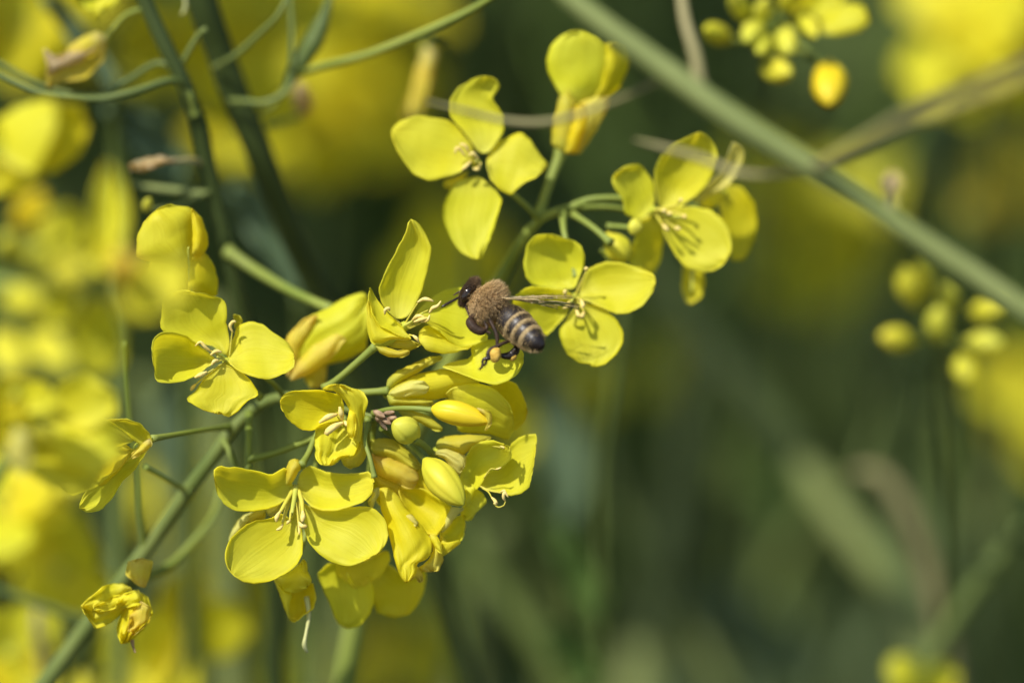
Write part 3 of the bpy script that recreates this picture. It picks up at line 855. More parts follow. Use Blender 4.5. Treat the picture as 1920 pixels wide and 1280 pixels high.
petal(f, 'F5', [(620, 990), (690, 1012), (725, 1085), (735, 1180), (690, 1140), (640, 1060)], d=1.2, T=-0.6, cup=-0.5, rip=0.2)

# --- wilting side-on flower, pinkish sepals
f = flower(A, 'F5', (95, 150), 6, 9)
petal(f, 'F5', [(78, 200), (85, 130), (150, 105), (270, 115), (350, 160), (450, 250), (542, 350), (500, 420), (400, 360), (250, 290), (110, 270)], tip=(535, 380), d=4, T=-0.8, cup=-1.2, mat='sepal', name='sepal', crease=0.35)
petal(f, 'F5', [(78, 230), (110, 270), (250, 285), (400, 350), (500, 415), (520, 480), (470, 570), (400, 570), (280, 500), (140, 440)], tip=(500, 500), d=3.6, T=-0.6, cup=-1.3, mat='petal_wilt', name='sepal')
petal(f, 'F5', [(90, 330), (140, 430), (280, 490), (400, 560), (380, 660), (240, 600), (150, 560), (100, 470)], tip=(380, 600), d=5.2, T=-0.4, cup=-1.0, mat='sepal', name='sepal')
petal(f, 'F5', [(60, 420), (200, 480), (420, 560), (440, 700), (310, 780), (150, 720), (60, 580)], tip=(330, 770), d=6.0, T=-0.6, cup=0.8, mat='petal_deep')
petal(f, 'F5', [(470, 400), (530, 360), (580, 470), (650, 590), (700, 690), (560, 600), (470, 570)], tip=(695, 680), d=4.6, T=-0.5, cup=-0.6, mat='petal_deep')

# --- folded petals at the right rim
f = flower(A, 'F5', (850, 960), 7, 10)
pedicel(A, 'F5', [(850, 960, 8), (760, 700, 9), (560, 400, 8), (350, 150, 6), (180, 10, 3)], [5, 5, 5])
petal(f, 'F5', [(708, 975), (755, 890), (790, 800), (822, 738), (880, 745), (942, 755), (865, 820), (792, 920), (745, 968)], tip=(930, 757), d=2.0, T=-0.6, cup=-0.4, rip=0.12, n=16, m=8, mat='sepal_pale', name='petal')
petal(f, 'F5', [(710, 980), (760, 955), (860, 835), (935, 790), (946, 900), (940, 1000), (890, 1070), (800, 1110), (735, 1100)], tip=(945, 850), d=3.2, T=0.2, cup=1.0, rip=0.3)
petal(f, 'F5', [(730, 1000), (800, 1090), (900, 1040), (900, 1070), (820, 1130), (740, 1195), (700, 1180), (690, 1080)], tip=(730, 1190), d=3.0, T=-0.6, cup=-0.8, rip=0.3)
petal(f, 'F5', [(900, 780), (950, 700), (1030, 560), (1120, 620), (1155, 690), (1050, 780), (1000, 862), (950, 866)], tip=(1000, 860), d=3.8, T=-0.8, cup=-0.8, rip=0.25)

# --- pale flower side-on, under the bee
f = flower(A, 'F4', (145, 450), 4, 12)
petal(f, 'F4', [(128, 400), (150, 310), (230, 250), (400, 170), (560, 100), (690, 92), (700, 118), (640, 150), (540, 200), (420, 270), (290, 335), (220, 380), (170, 430)], tip=(698, 105), d=3.2, T=-0.3, cup=-0.9, mat='sepal', name='sepal', n=20, m=8)
petal(f, 'F4', [(140, 470), (220, 385), (400, 290), (560, 250), (700, 222), (800, 240), (950, 300), (1080, 345), (1030, 400), (820, 430), (740, 500), (600, 530), (400, 505), (200, 512)], tip=(1070, 350), d=3.0, T=1.4, cup=-1.6, rip=0.15, mat='petal')
petal(f, 'F4', [(160, 470), (240, 400), (380, 340), (500, 340), (560, 400), (530, 470), (400, 490), (220, 505)], tip=(555, 410), d=1.4, T=-0.1, cup=-0.5, mat='sepal_pale', name='sepal', crease=-0.2)
petal(f, 'F4', [(135, 480), (200, 492), (350, 508), (600, 538), (600, 585), (400, 588), (160, 582)], tip=(605, 560), d=2.4, T=-0.2, cup=-0.9, mat='sepal', name='sepal', n=16, m=8)
petal(f, 'F4', [(720, 470), (800, 408), (950, 368), (1100, 368), (1240, 440), (1350, 560), (1400, 700), (1405, 830), (1340, 935), (1200, 875), (1000, 860), (850, 850), (800, 700), (740, 560)], tip=(1390, 700), d=3.5, T=0.3, cup=-1.0, roll=1.5, rip=0.25, fn=lambda u, v: 0.5 * math.exp(-((u - 0.35) / 0.08) ** 2) * (1 - v))
petal(f, 'F4', [(680, 200), (800, 150), (950, 120), (1010, 60), (960, -10), (1050, -70), (1300, -70), (1440, -10), (1500, 60), (1505, 150), (1450, 270), (1340, 342), (1230, 382), (1080, 350), (950, 300), (800, 235)], tip=(1500, 120), d=1.6, T=-1.6, cup=0.8, roll=-1.6, rip=0.25)
petal(f, 'F4', [(1100, 400), (1240, 375), (1340, 338), (1430, 370), (1500, 500), (1547, 640), (1525, 740), (1450, 820), (1390, 840), (1330, 700), (1220, 520)], tip=(1540, 620), d=5.2, T=-0.6, cup=1.0, roll=1.2, rip=0.2, mat='petal_deep')
petal(f, 'F4', [(240, 640), (400, 638), (560, 700), (690, 810), (692, 852), (620, 842), (480, 762), (300, 690)], tip=(692, 840), d=3.6, T=-0.2, cup=-0.5, mat='sepal', name='sepal', n=14, m=8)

# --- closed buds in front
bud(A, 'F4', (585, 615, -2), (1178, 752, -3.2), 23, 'bud_gold', fat=0.40, flare=0.25, bend=0.04, seed=0.6)
petal(A, 'F4', [(1030, 610), (1170, 645), (1185, 700), (1178, 790), (1110, 852), (1150, 760), (1120, 680)], tip=(1178, 790), d=-3.6, T=0.2, cup=-0.5, mat='petal_wilt', name='bud_tip', rip=0.5, n=12, m=8)
bud(A, 'F4', (450, 895, 1.2), (205, 770, -1.5), 26, 'bud_green', fat=0.52, seed=1.2)
bud(A, 'F5', (575, 300, 0.2), (930, 722, -3.2), 30, 'bud', fat=0.46, seed=2.0, bend=-0.03)

# --- flower side-on at the right, stamens curling out
f = flower(A, 'F5', (690, 220), 6, 10)
petal(f, 'F5', [(675, 200), (690, 130), (740, 95), (850, 80), (1050, 74), (1200, 95), (1100, 160), (1000, 200), (930, 260), (760, 215)], tip=(1180, 100), d=3.4, T=0.3, cup=-1.0, mat='sepal', name='sepal')
petal(f, 'F5', [(660, 250), (700, 212), (760, 202), (955, 268), (950, 350), (890, 445), (840, 400), (760, 300)], tip=(920, 400), d=2.2, T=-0.3, cup=-0.9, mat='sepal_pale', name='sepal', crease=0.3)
petal(f, 'F5', [(900, 450), (950, 290), (1000, 190), (1090, 132), (1200, 122), (1300, 160), (1385, 190), (1370, 300), (1280, 385), (1170, 410), (1110, 490), (1060, 570), (1000, 650), (900, 570)], tip=(1330, 170), d=2.8, T=-0.6, cup=1.2, roll=-0.4, rip=0.2, fn=lambda u, v: -1.4 * v * v)
petal(f, 'F5', [(1080, 520), (1160, 400), (1280, 380), (1350, 260), (1365, 160), (1430, 105), (1530, 65), (1612, 60), (1600, 200), (1565, 420), (1535, 560), (1460, 612), (1360, 640), (1280, 602), (1150, 582)], tip=(1590, 300), d=3.4, T=-2.2, cup=0.9, roll=-0.9, rip=0.18, fn=lambda u, v: -1.2 * v * v)
petal(f, 'F5', [(960, 560), (1040, 550), (1030, 620), (990, 720), (955, 740), (930, 640)], d=2.0, T=-0.3, cup=-0.4, n=10, m=6)
stamen(f, 'F5', [(1100, 560, 2), (1160, 600, 1), (1190, 650, 0.5)], [(1190, 650, 0.4), (1220, 680, 0.1), (1235, 712, 0.1), (1210, 700, 0)], ra=3.4)
stamen(f, 'F5', [(1210, 705, 0.2), (1250, 740, 0.1), (1300, 725, 0), (1318, 690, 0)], [(1318, 685, 0), (1300, 650, -0.2), (1310, 605, -0.3), (1345, 650, -0.3)], rf=1.3, ra=3.2)
stamen(f, 'F5', [(1080, 545, 2), (1180, 590, 1.4), (1290, 610, 1)], [(1270, 600, 0.8), (1310, 590, 0.6), (1330, 640, 0.5)], ra=2.6)
stamen(f, 'F5', [(1120, 470, 1.2), (1180, 390, 0.5), (1230, 392, 0.2)], [(1225, 390, 0.2), (1255, 385, 0), (1280, 372, 0)], rf=1.2, ra=2.0)
stamen(f, 'F5', [(1200, 180, 2.4), (1250, 185, 2), (1280, 190, 1.8)], [(1270, 180, 1.6), (1300, 190, 1.4), (1310, 200, 1.4)], ra=2.6)
stamen(f, 'F5', [(1250, 200, 2.4), (1310, 210, 2), (1340, 215, 1.8)], [(1330, 200, 1.5), (1345, 215, 1.4), (1340, 235, 1.4)], ra=2.6)

# --- flower at the left whose petals reach out of focus
f = flower(A, 'A2', (640, 190), 1, 10)
petal(f, 'A2', [(670, 200), (560, 110), (490, 65), (580, 60), (650, 85), (690, 130), (705, 170)], tip=(500, 66), d=0.2, T=-3, cup=0.7, rip=0.2)
petal(f, 'A2', [(690, 150), (640, 190), (600, 230), (610, 250), (670, 215), (705, 180)], tip=(604, 242), d=-0.6, T=-0.4, cup=-0.5, mat='petal_wilt', name='sepal', n=12, m=8)
petal(f, 'A2', [(690, 190), (600, 255), (540, 235), (480, 330), (400, 390), (360, 470), (410, 495), (470, 480), (530, 410), (560, 350), (620, 300)], tip=(365, 475), d=0.2, T=-2.5, cup=0.9, rip=0.3)
petal(f, 'A2', [(640, 210), (480, 170), (330, 190), (230, 260), (260, 360), (330, 420), (440, 380), (540, 300)], tip=(250, 330), d=0, T=-9, cup=1.0, rip=0.3)
petal(f, 'A2', [(620, 160), (520, 80), (400, 20), (280, 40), (260, 120), (380, 190), (540, 200)], tip=(270, 80), d=0, T=-11, cup=-1.0, rip=0.3)

petal(f, 'A2', [(610, 200), (500, 120), (400, 150), (330, 250), (380, 370), (480, 370), (560, 290)], tip=(340, 300), d=-0.5, T=-6, cup=0.8, rip=0.3, mat='petal_deep')

# --- shrivelled flower low on the stem
f = flower(A, 'A2', (660, 760), 7, 10, 'withered')
petal(f, 'A2', [(640, 830), (580, 780), (590, 720), (650, 705), (705, 720), (690, 790), (670, 840)], tip=(640, 708), d=5, T=-0.5, cup=-1.0, mat='petal_wilt', rip=0.4, name='sepal')
petal(f, 'A2', [(610, 840), (560, 815), (480, 830), (370, 925), (400, 970), (440, 1030), (500, 1010), (560, 960), (600, 900)], tip=(375, 930), d=4.5, T=-1.5, cup=-0.8, rip=1.3, n=32, m=20, crease=0.8)
petal(f, 'A2', [(620, 850), (590, 880), (560, 950), (540, 1030), (555, 1100), (600, 1090), (680, 1010), (705, 960), (680, 880)], tip=(570, 1095), d=4.6, T=-1.2, cup=-0.9, rip=1.3, n=32, m=20, mat='petal_deep', crease=0.6)
petal(f, 'A2', [(640, 850), (560, 870), (530, 930), (600, 940), (660, 910)], d=3.8, T=-0.6, cup=-0.6, rip=1.2, n=24, m=16)
petal(f, 'A2', [(640, 900), (600, 960), (590, 1040), (620, 1060), (690, 1000), (700, 930)], tip=(615, 1055), d=3.4, T=-0.4, cup=-0.6, rip=1.0, n=24, m=16, mat='petal_wilt')
petal(f, 'A2', [(610, 860), (520, 880), (430, 920), (440, 960), (520, 950), (590, 910)], tip=(435, 940), d=3.4, T=-0.4, cup=-0.6, rip=1.0, n=24, m=16)
pistil(f, 'A2', [(610, 1080, 4), (615, 1110, 4), (625, 1140, 4)], 4, 'petal_dry')
# ------------------------------------------------------------------ second raceme, a little behind
B = thing('rapeseed_stalk', 'slightly blurred yellow stalk behind the bee with four open flowers on arching pedicels', 'flower stalk', (0.02, 0.10, 0))
stem(B, 'I', [(1100, 378, 16), (1060, 392, 17), (1012, 412, 18), (975, 460, 20), (935, 530, 24), (860, 650, 28), (770, 830, 34), (700, 1010, 38), (640, 1300, 42)],
     [6, 8, 9, 12, 15, 18, 20, 21, 22], 'stem', foot=(0.02, 0.10, -0.01))
pedicel(B, 'I', [(1010, 405, 18), (1028, 350, 18), (1052, 285, 19)], [10, 9, 10])
pedicel(B, 'I', [(1012, 412, 18), (985, 385, 15), (950, 355, 12)], [6, 5])
pedicel(B, 'I', [(1060, 392, 17), (1105, 374, 16), (1170, 372, 16), (1220, 385, 16)], [6, 6, 6])
pedicel(B, 'I', [(1060, 396, 17), (1110, 388, 18), (1170, 393, 19), (1240, 420, 22)], [5, 5, 5])
pedicel(B, 'I', [(1055, 398, 16), (1056, 420, 13), (1060, 445, 11), (1080, 520, 10)], [7, 6, 5])
pedicel(B, 'I', [(1075, 402, 16), (1110, 425, 13), (1145, 455, 11)], [6, 6, 7])
pedicel(B, 'I', [(1130, 465, 15), (1150, 490, 15), (1175, 500, 14)], [7, 7])
pedicel(B, 'I', [(1140, 424, 16), (1165, 425, 15), (1190, 428, 14)], [5, 5])
bud(B, 'F8', (815, 80, 15), (985, 320, 13.5), 26, 'bud', fat=0.55)
bud(B, 'F7', (180, 690, 13), (260, 700, 12), 16, 'bud_green')

f = flower(B, 'Z6', (540, 745), 12, 10)
KW = dict(rip=0.25)
petal(f, 'Z6', [(525, 720), (440, 800), (290, 835), (200, 790), (130, 690), (88, 580), (120, 530), (220, 490), (300, 500), (390, 515), (450, 560), (520, 650)], tip=(95, 590), d=12, T=-0.8, cup=0.3, roll=1.4, **KW)
petal(f, 'Z6', [(560, 690), (460, 560), (400, 500), (395, 420), (440, 350), (520, 300), (580, 285), (650, 305), (662, 340), (620, 410), (650, 450), (685, 500), (685, 580), (640, 640), (600, 690)], tip=(600, 290), d=12, T=0.6, cup=0.5, fn=lambda u, v: -7 * max(0, v - 0.62) ** 1.3, **KW)
petal(f, 'Z6', [(590, 740), (600, 700), (650, 630), (770, 577), (820, 620), (870, 700), (915, 745), (870, 800), (790, 840), (715, 910), (660, 880), (610, 820)], tip=(860, 790), d=12, T=-0.8, cup=0.2, roll=-1.2, smooth=5, **KW)
petal(f, 'Z6', [(540, 805), (440, 830), (400, 880), (365, 960), (365, 1040), (400, 1130), (440, 1190), (500, 1230), (560, 1245), (610, 1130), (650, 1010), (672, 930), (640, 880), (590, 830)], tip=(540, 1243), d=12, T=-2.6, cup=0.2, **KW)
petal(f, 'Z6', [(500, 780), (420, 820), (370, 830), (365, 865), (410, 885), (470, 830)], d=13.5, T=-0.3, cup=-0.4, mat='sepal', name='sepal', n=10, m=6)
for (a, b, c) in [((480, 700), (440, 660), (425, 690)), ((500, 690), (480, 650), (450, 640)), ((510, 730), (480, 760), (460, 775)), ((550, 720), (520, 690), (500, 700)), ((560, 740), (545, 770), (520, 770))]:
    stamen(f, 'Z6', [(540, 745, 11.5), a + (10.5,)], [a + (10.4,), b + (10.0,), c + (10.0,)], rf=2, ra=4)
pistil(f, 'Z6', [(540, 745, 11.6), (540, 735, 10), (535, 730, 8.8)], 4.5)

f = flower(B, 'Z6', (990, 660), 19, 14)
petal(f, 'Z6', [(1040, 470), (960, 360), (910, 260), (905, 200), (925, 130), (970, 80), (1040, 52), (1110, 50), (1170, 75), (1215, 115), (1225, 200), (1200, 330), (1130, 420)], tip=(1080, 50), d=17, T=-1, cup=-0.8, roll=0.4, **KW)
petal(f, 'Z6', [(1120, 440), (1190, 340), (1215, 220), (1212, 115), (1280, 90), (1330, 110), (1345, 180), (1320, 270), (1270, 370), (1200, 430)], tip=(1300, 95), d=18, T=-0.8, cup=-0.8, roll=1.2, mat='petal_deep', **KW)
petal(f, 'Z6', [(980, 680), (930, 640), (935, 540), (970, 400), (1010, 350), (1060, 420), (1060, 560), (1030, 690)], tip=(1010, 360), d=16.6, T=-0.5, cup=-1.0, mat='sepal', name='sepal')
petal(f, 'Z6', [(1000, 690), (1040, 560), (1080, 420), (1180, 390), (1240, 400), (1210, 480), (1150, 590), (1080, 692)], tip=(1220, 410), d=17, T=-0.5, cup=-1.2, mat='petal_wilt', name='sepal')
petal(f, 'Z6', [(1000, 690), (1030, 560), (1060, 440), (1110, 430), (1110, 560), (1060, 680)], tip=(1090, 430), d=15.8, T=-0.3, cup=-0.8, mat='petal_deep', name='sepal')

f = flower(B, 'F7', (340, 580), 15, 9)
petal(f, 'F7', [(320, 600), (230, 650), (150, 610), (140, 510), (90, 450), (58, 380), (90, 330), (180, 280), (250, 280), (300, 340), (340, 400), (350, 520)], tip=(100, 330), d=15, T=-2.2, cup=0.9, roll=0.4, **KW)
petal(f, 'F7', [(380, 575), (345, 400), (350, 320), (380, 240), (450, 160), (560, 100), (640, 60), (700, 85), (760, 170), (770, 220), (740, 330), (700, 410), (620, 490), (500, 570)], tip=(650, 62), d=15, T=-2.6, cup=1.4, fn=lambda u, v: 1.5 * v - 2.5 * v * v, **KW)
petal(f, 'F7', [(345, 580), (480, 560), (620, 560), (720, 580), (800, 640), (850, 730), (865, 830), (820, 930), (740, 990), (650, 1000), (550, 960), (480, 880), (430, 780), (390, 680)], tip=(830, 920), d=14.6, T=-2.2, cup=0.5, **KW)
petal(f, 'F7', [(325, 610), (250, 650), (220, 740), (190, 850), (170, 940), (250, 970), (340, 1010), (390, 920), (405, 790), (395, 680)], tip=(290, 990), d=15, T=-0.2, cup=-0.4, roll=1.8, fn=lambda u, v: 1.6 * v, **KW)
for a, b, c in [((420, 590), (400, 585), (350, 580)), ((460, 610), (430, 600), (380, 590)), ((560, 630), (530, 620), (490, 600)), ((520, 710), (480, 700), (440, 670)), ((440, 720), (400, 680), (380, 650)), ((530, 520), (515, 510), (490, 550))]:
    stamen(f, 'F7', [(345, 585, 14), c + (12.5,), b + (11.5,)], [b + (11.5,), tuple((p + q) / 2 for p, q in zip(a, b)) + (11.2,), a + (11,)], rf=2.5, ra=4.5)
pistil(f, 'F7', [(350, 585, 14), (430, 620, 12), (520, 630, 10.5)], 4)

f = flower(B, 'F7', (800, 470), 22, 9)
pedicel(B, 'F7', [(390, 680, 22), (600, 560, 24), (800, 470, 23)], [5, 5, 5])
petal(f, 'F7', [(640, 545), (600, 525), (720, 400), (790, 330), (830, 230), (870, 125), (930, 150), (945, 240), (900, 330), (840, 420), (740, 490)], tip=(895, 130), d=18, T=-1, cup=0.6, mat='sepal_pale', **KW)
petal(f, 'F7', [(650, 560), (690, 500), (760, 465), (830, 462), (800, 505), (740, 570)], d=17.5, T=-0.6, cup=-0.5, n=12, m=8, **KW)
petal(f, 'F7', [(760, 480), (830, 420), (920, 420), (1010, 540), (1030, 680), (1000, 800), (940, 915), (860, 922), (840, 800), (800, 640)], tip=(950, 900), d=22, T=1.5, cup=0.6, roll=-0.5, mat='petal_deep', **KW)
petal(f, 'F7', [(590, 900), (535, 960), (530, 1130), (560, 1200), (600, 1210), (660, 1160), (680, 1060), (660, 960)], tip=(600, 1208), d=21, T=0.5, cup=0.7, **KW)
pistil(f, 'F7', [(600, 960, 19.5), (597, 1050, 19.2), (592, 1120, 19)], 4.5)

f = flower(B, 'F8', (540, 620), 9.5, 9)
petal(f, 'F8', [(520, 560), (300, 545), (180, 520), (120, 450), (100, 340), (120, 200), (150, 140), (210, 95), (290, 90), (340, 85), (440, 120), (540, 145), (600, 200), (625, 280), (610, 370), (570, 470), (545, 540)], tip=(330, 88), d=9.5, T=-1.4, cup=1.2, fn=lambda u, v: 1.2 * v - 1.6 * v * v, **KW)
petal(f, 'F8', [(520, 600), (440, 560), (300, 550), (180, 530), (100, 555), (20, 620), (0, 700), (60, 780), (200, 850), (250, 930), (290, 960), (330, 930), (400, 850), (480, 760)], tip=(10, 680), d=9.2, T=-1.5, cup=0.9, roll=1.2, **KW)
petal(f, 'F8', [(570, 640), (600, 500), (650, 390), (720, 350), (820, 320), (960, 335), (1100, 380), (1220, 430), (1235, 490), (1200, 600), (1120, 700), (1000, 765), (900, 770), (780, 720), (680, 670)], tip=(1232, 490), d=9.2, T=-2.2, cup=1.4, roll=-0.9, **KW)
petal(f, 'F8', [(550, 700), (480, 800), (420, 880), (400, 920), (430, 1040), (480, 1120), (580, 1190), (650, 1190), (710, 1225), (800, 1200), (900, 1110), (950, 1020), (955, 920), (910, 830), (820, 750), (700, 690), (600, 680)], tip=(690, 1215), d=9, T=-2.2, cup=0.4, smooth=5, **KW)
for a, b, c in [((460, 620), (455, 580), (470, 570)), ((440, 720), (480, 700), (490, 660)), ((590, 650), (610, 690), (600, 720)), ((550, 730), (570, 780), (600, 790)), ((620, 750), (600, 790), (580, 780)), ((640, 400), (635, 380), (630, 370))]:
    stamen(f, 'F8', [(540, 620, 8.5), a + (6.6,)], [a + (6.5,), b + (6.1,), c + (6.0,)], rf=2.2, ra=4.4)
pistil(f, 'F8', [(540, 620, 8.6), (520, 640, 7), (510, 665, 5.6)], 4.6)

# ------------------------------------------------------------------ bare pod-bearing stalk crossing in front at the right
DS[0] = 1.6
E = thing('rapeseed_pod_stalk', 'thick pale green stalk slanting down to the right with thin curved pods', 'stalk', (0.12, -0.02, 0))
stem(E, 'I', [(1020, -60, -26), (1080, 5, -27), (1240, 125, -28), (1380, 225, -29), (1530, 318, -30), (1700, 430, -31), (1840, 522, -32), (1960, 605, -33)], [17, 19, 21, 22, 20, 18, 18, 18], 'stem_grey', foot=(0.16, -0.06, -0.01))
pedicel(E, 'I', [(1310, 170, -27), (1305, 110, -24), (1285, 40, -22), (1275, -30, -20)], [12, 10, 8], 'stem_brown')
pedicel(E, 'I', [(1265, 140, -28), (1235, 152, -26), (1140, 195, -22), (1030, 228, -21), (940, 225, -20), (860, 205, -20), (800, 190, -20)], [3.5, 4, 5, 6, 5.5, 4, 2], 'stem_brown', name='pod')
pedicel(E, 'I', [(1530, 318, -30), (1460, 325, -28), (1390, 325, -26), (1310, 295, -24), (1240, 275, -23), (1190, 262, -22)], [6, 6, 7, 7, 5, 2], 'stem_brown', name='pod')
pedicel(E, 'I', [(1525, 315, -30), (1600, 275, -38), (1700, 225, -46), (1830, 175, -54), (1960, 120, -60)], [9, 10, 12, 13, 13], 'stem_brown', name='side_branch')
pedicel(E, 'I', [(1668, 410, -31), (1674, 378, -30), (1676, 355, -30)], [7, 8], 'stem_brown')
bud(E, 'I', (1676, 365, -30), (1674, 322, -30), 17, 'petal_dry', name='aborted_bud')

# ------------------------------------------------------------------ bud clusters at the right, behind
DS[0] = 1.15
Fq = thing('rapeseed_stalk', 'cluster of tight round buds opening at one side above the slanting pod stalk', 'flower stalk', (0.05, 0.12, 0))
stem(Fq, 'I', [(1440, 60, 36), (1446, 84, 60), (1462, 160, 130), (1490, 330, 210), (1540, 1300, 260)], [7, 8, 9, 10, 12], 'stem_dark', foot=(0.05, 0.12, -0.01))
for (x, y, x2, y2, r_, mt) in [(1370, 75, 1322, 55, 24, 'bud'), (1400, 40, 1375, -12, 22, 'bud_green'), (1418, 45, 1440, 0, 20, 'bud_green'), (1425, 40, 1400, 78, 24, 'bud_green'),
                               (1440, 70, 1425, 100, 20, 'bud_green'), (1465, 20, 1500, -30, 24, 'bud'), (1470, 50, 1480, 100, 26, 'bud_green'), (1500, 20, 1530, 70, 20, 'bud'),
                               (1430, 128, 1482, 138, 27, 'bud'), (1555, 118, 1555, 196, 37, 'bud_gold')]:
    bud(Fq, 'I', (x, y, 34), (x2, y2, 28), r_ * 0.92, mt, fat=0.52)
for pts in [[(1445, 75, 37), (1400, 75, 35), (1372, 78, 34)], [(1450, 90, 38), (1445, 110, 36), (1440, 128, 34)], [(1450, 70, 38), (1500, 90, 40), (1548, 125, 34)], [(1440, 60, 36), (1430, 50, 35), (1425, 42, 34)],
            [(1445, 60, 36), (1460, 55, 35), (1470, 50, 34)], [(1440, 60, 37), (1445, 40, 36), (1465, 22, 34)], [(1445, 70, 37), (1480, 50, 36), (1510, 35, 34)]]:
    pedicel(Fq, 'I', pts, [6, 6])
f = flower(Fq, 'I', (1510, 30), 34, 12)
petal(f, 'I', [(1520, 62), (1555, 25), (1590, 5), (1620, 12), (1630, 40), (1612, 58), (1570, 66)], tip=(1625, 25), d=32, T=-1, cup=-0.6, roll=-0.8)
petal(f, 'I', [(1495, 45), (1500, 0), (1540, -40), (1590, -30), (1580, 5), (1540, 40)], tip=(1580, -20), d=33, T=-1, cup=0.6)
petal(f, 'I', [(1490, 40), (1470, 0), (1490, -50), (1530, -50), (1520, 0)], d=34, T=-1, cup=0.6)

G = thing('rapeseed_stalk', 'blurred cluster of seven separate yellow-green buds under the slanting pod stalk', 'flower stalk', (0.08, 0.16, 0))
stem(G, 'I', [(1755, 610, 50), (1758, 640, 54), (1757, 720, 62), (1765, 860, 70), (1770, 1000, 80), (1765, 1300, 100)], [6, 7, 8, 8, 9, 12], 'stem_dark', foot=(0.08, 0.16, -0.01))
for (x, y, x2, y2, r_, mt) in [(1718, 575, 1690, 500, 31, 'bud'), (1735, 560, 1733, 476, 26, 'bud'), (1775, 590, 1780, 525, 26, 'bud_green'), (1758, 640, 1762, 575, 29, 'bud_green'),
                               (1820, 588, 1885, 572, 28, 'bud'), (1715, 640, 1650, 630, 29, 'bud'), (1812, 640, 1880, 645, 27, 'bud_green'), (1800, 668, 1816, 716, 29, 'bud')]:
    bud(G, 'I', (x, y, 50), (x2, y2, 47), r_ * 0.86, mt, fat=0.52)
    pedicel(G, 'I', [(1757, 625, 53), ((1757 + x) / 2, (625 + y) / 2 + 4, 52), (x, y, 50)], [5, 5])

DS[0] = 1.0
DS[0] = 1.3
# ------------------------------------------------------------------ blurred stalks in front at the left
C = thing('rapeseed_stalk', 'strongly blurred bud-filled raceme reaching out before the sharp flowers at the left', 'flower stalk', (-0.09, -0.10, 0))
stem(C, 'I', [(120, 560, -50), (60, 545, -48), (-30, 530, -46), (-120, 560, -44)], [8, 11, 14, 16], foot=(-0.09, -0.10, -0.01))
for (x, y, x2, y2, r_, mt, dd) in [(30, 425, 80, 365, 24, 'bud_gold', -52), (110, 445, 85, 415, 26, 'bud', -55), (30, 480, 10, 450, 24, 'bud_green', -50), (95, 512, 165, 508, 24, 'bud', -62), (10, 560, 75, 570, 27, 'bud', -56),
                                   (55, 622, 135, 695, 27, 'bud', -58), (-5, 625, 40, 700, 30, 'bud', -56), (105, 470, 130, 445, 22, 'bud', -58), (215, 500, 245, 490, 22, 'petal_wilt', -56), (60, 500, 90, 460, 22, 'bud_green', -56)]:
    bud(C, 'I', (x, y, dd + 4), (x2, y2, dd - 3), r_ * 1.05, mt, fat=0.52)
    pedicel(C, 'I', [(110, 555, -50), ((110 + x) / 2, (555 + y) / 2, -50), (x, y, dd + 4)], [4, 5])
f = flower(C, 'I', (170, 520), -52, 10)
petal(f, 'I', [(178, 478), (172, 420), (182, 350), (202, 305), (225, 340), (240, 400), (232, 450), (205, 485)], tip=(203, 306), d=-54, T=1, cup=0.8)
petal(f, 'I', [(215, 545), (240, 500), (300, 470), (350, 490), (352, 545), (310, 590), (260, 600), (225, 580)], tip=(352, 520), d=-55, T=2, cup=0.6, fn=lambda u, v: -1.5 * u)
petal(f, 'I', [(165, 550), (210, 560), (232, 620), (228, 680), (190, 708), (145, 690), (132, 620)], tip=(190, 705), d=-53, T=2, cup=0.7)
petal(f, 'I', [(150, 540), (90, 545), (60, 580), (90, 615), (140, 600)], d=-50, T=-2, cup=0.7)
f = flower(C, 'I', (120, 470), -54, 10)
petal(f, 'I', [(120, 480), (90, 450), (85, 400), (130, 385), (160, 420), (155, 470)], d=-54, T=-2, cup=0.7)
petal(f, 'I', [(150, 480), (170, 440), (215, 440), (235, 480), (200, 520)], d=-54, T=-1, cup=0.7)

DS[0] = 1.2
C0 = thing('rapeseed_stalk', 'broad out-of-focus petals of a flower poking in over the bud-filled raceme', 'flower stalk', (-0.12, -0.07, 0))
stem(C0, 'I', [(5, 280, -38), (-40, 310, -38), (-110, 400, -38), (-160, 560, -38)], [7, 9, 11, 14], foot=(-0.12, -0.07, -0.01))
f = flower(C0, 'I', (0, 275), -40, 12)
petal(f, 'I', [(0, 300), (-15, 230), (40, 195), (100, 185), (110, 230), (85, 290), (60, 330)], tip=(100, 190), d=-40, T=-2, cup=-0.6, roll=-1.8)
petal(f, 'I', [(30, 320), (80, 270), (100, 195), (150, 195), (168, 240), (150, 290), (100, 325)], tip=(160, 215), d=-39, T=-1, cup=1.0, roll=1.0, mat='petal_deep')
petal(f, 'I', [(0, 290), (60, 300), (80, 330), (30, 365), (-40, 370), (-50, 310)], tip=(-20, 365), d=-38, T=-1, cup=-0.6, mat='petal_deep')
petal(f, 'I', [(0, 280), (-50, 280), (-80, 230), (-40, 210), (0, 230)], d=-40, T=-3, cup=0.5)

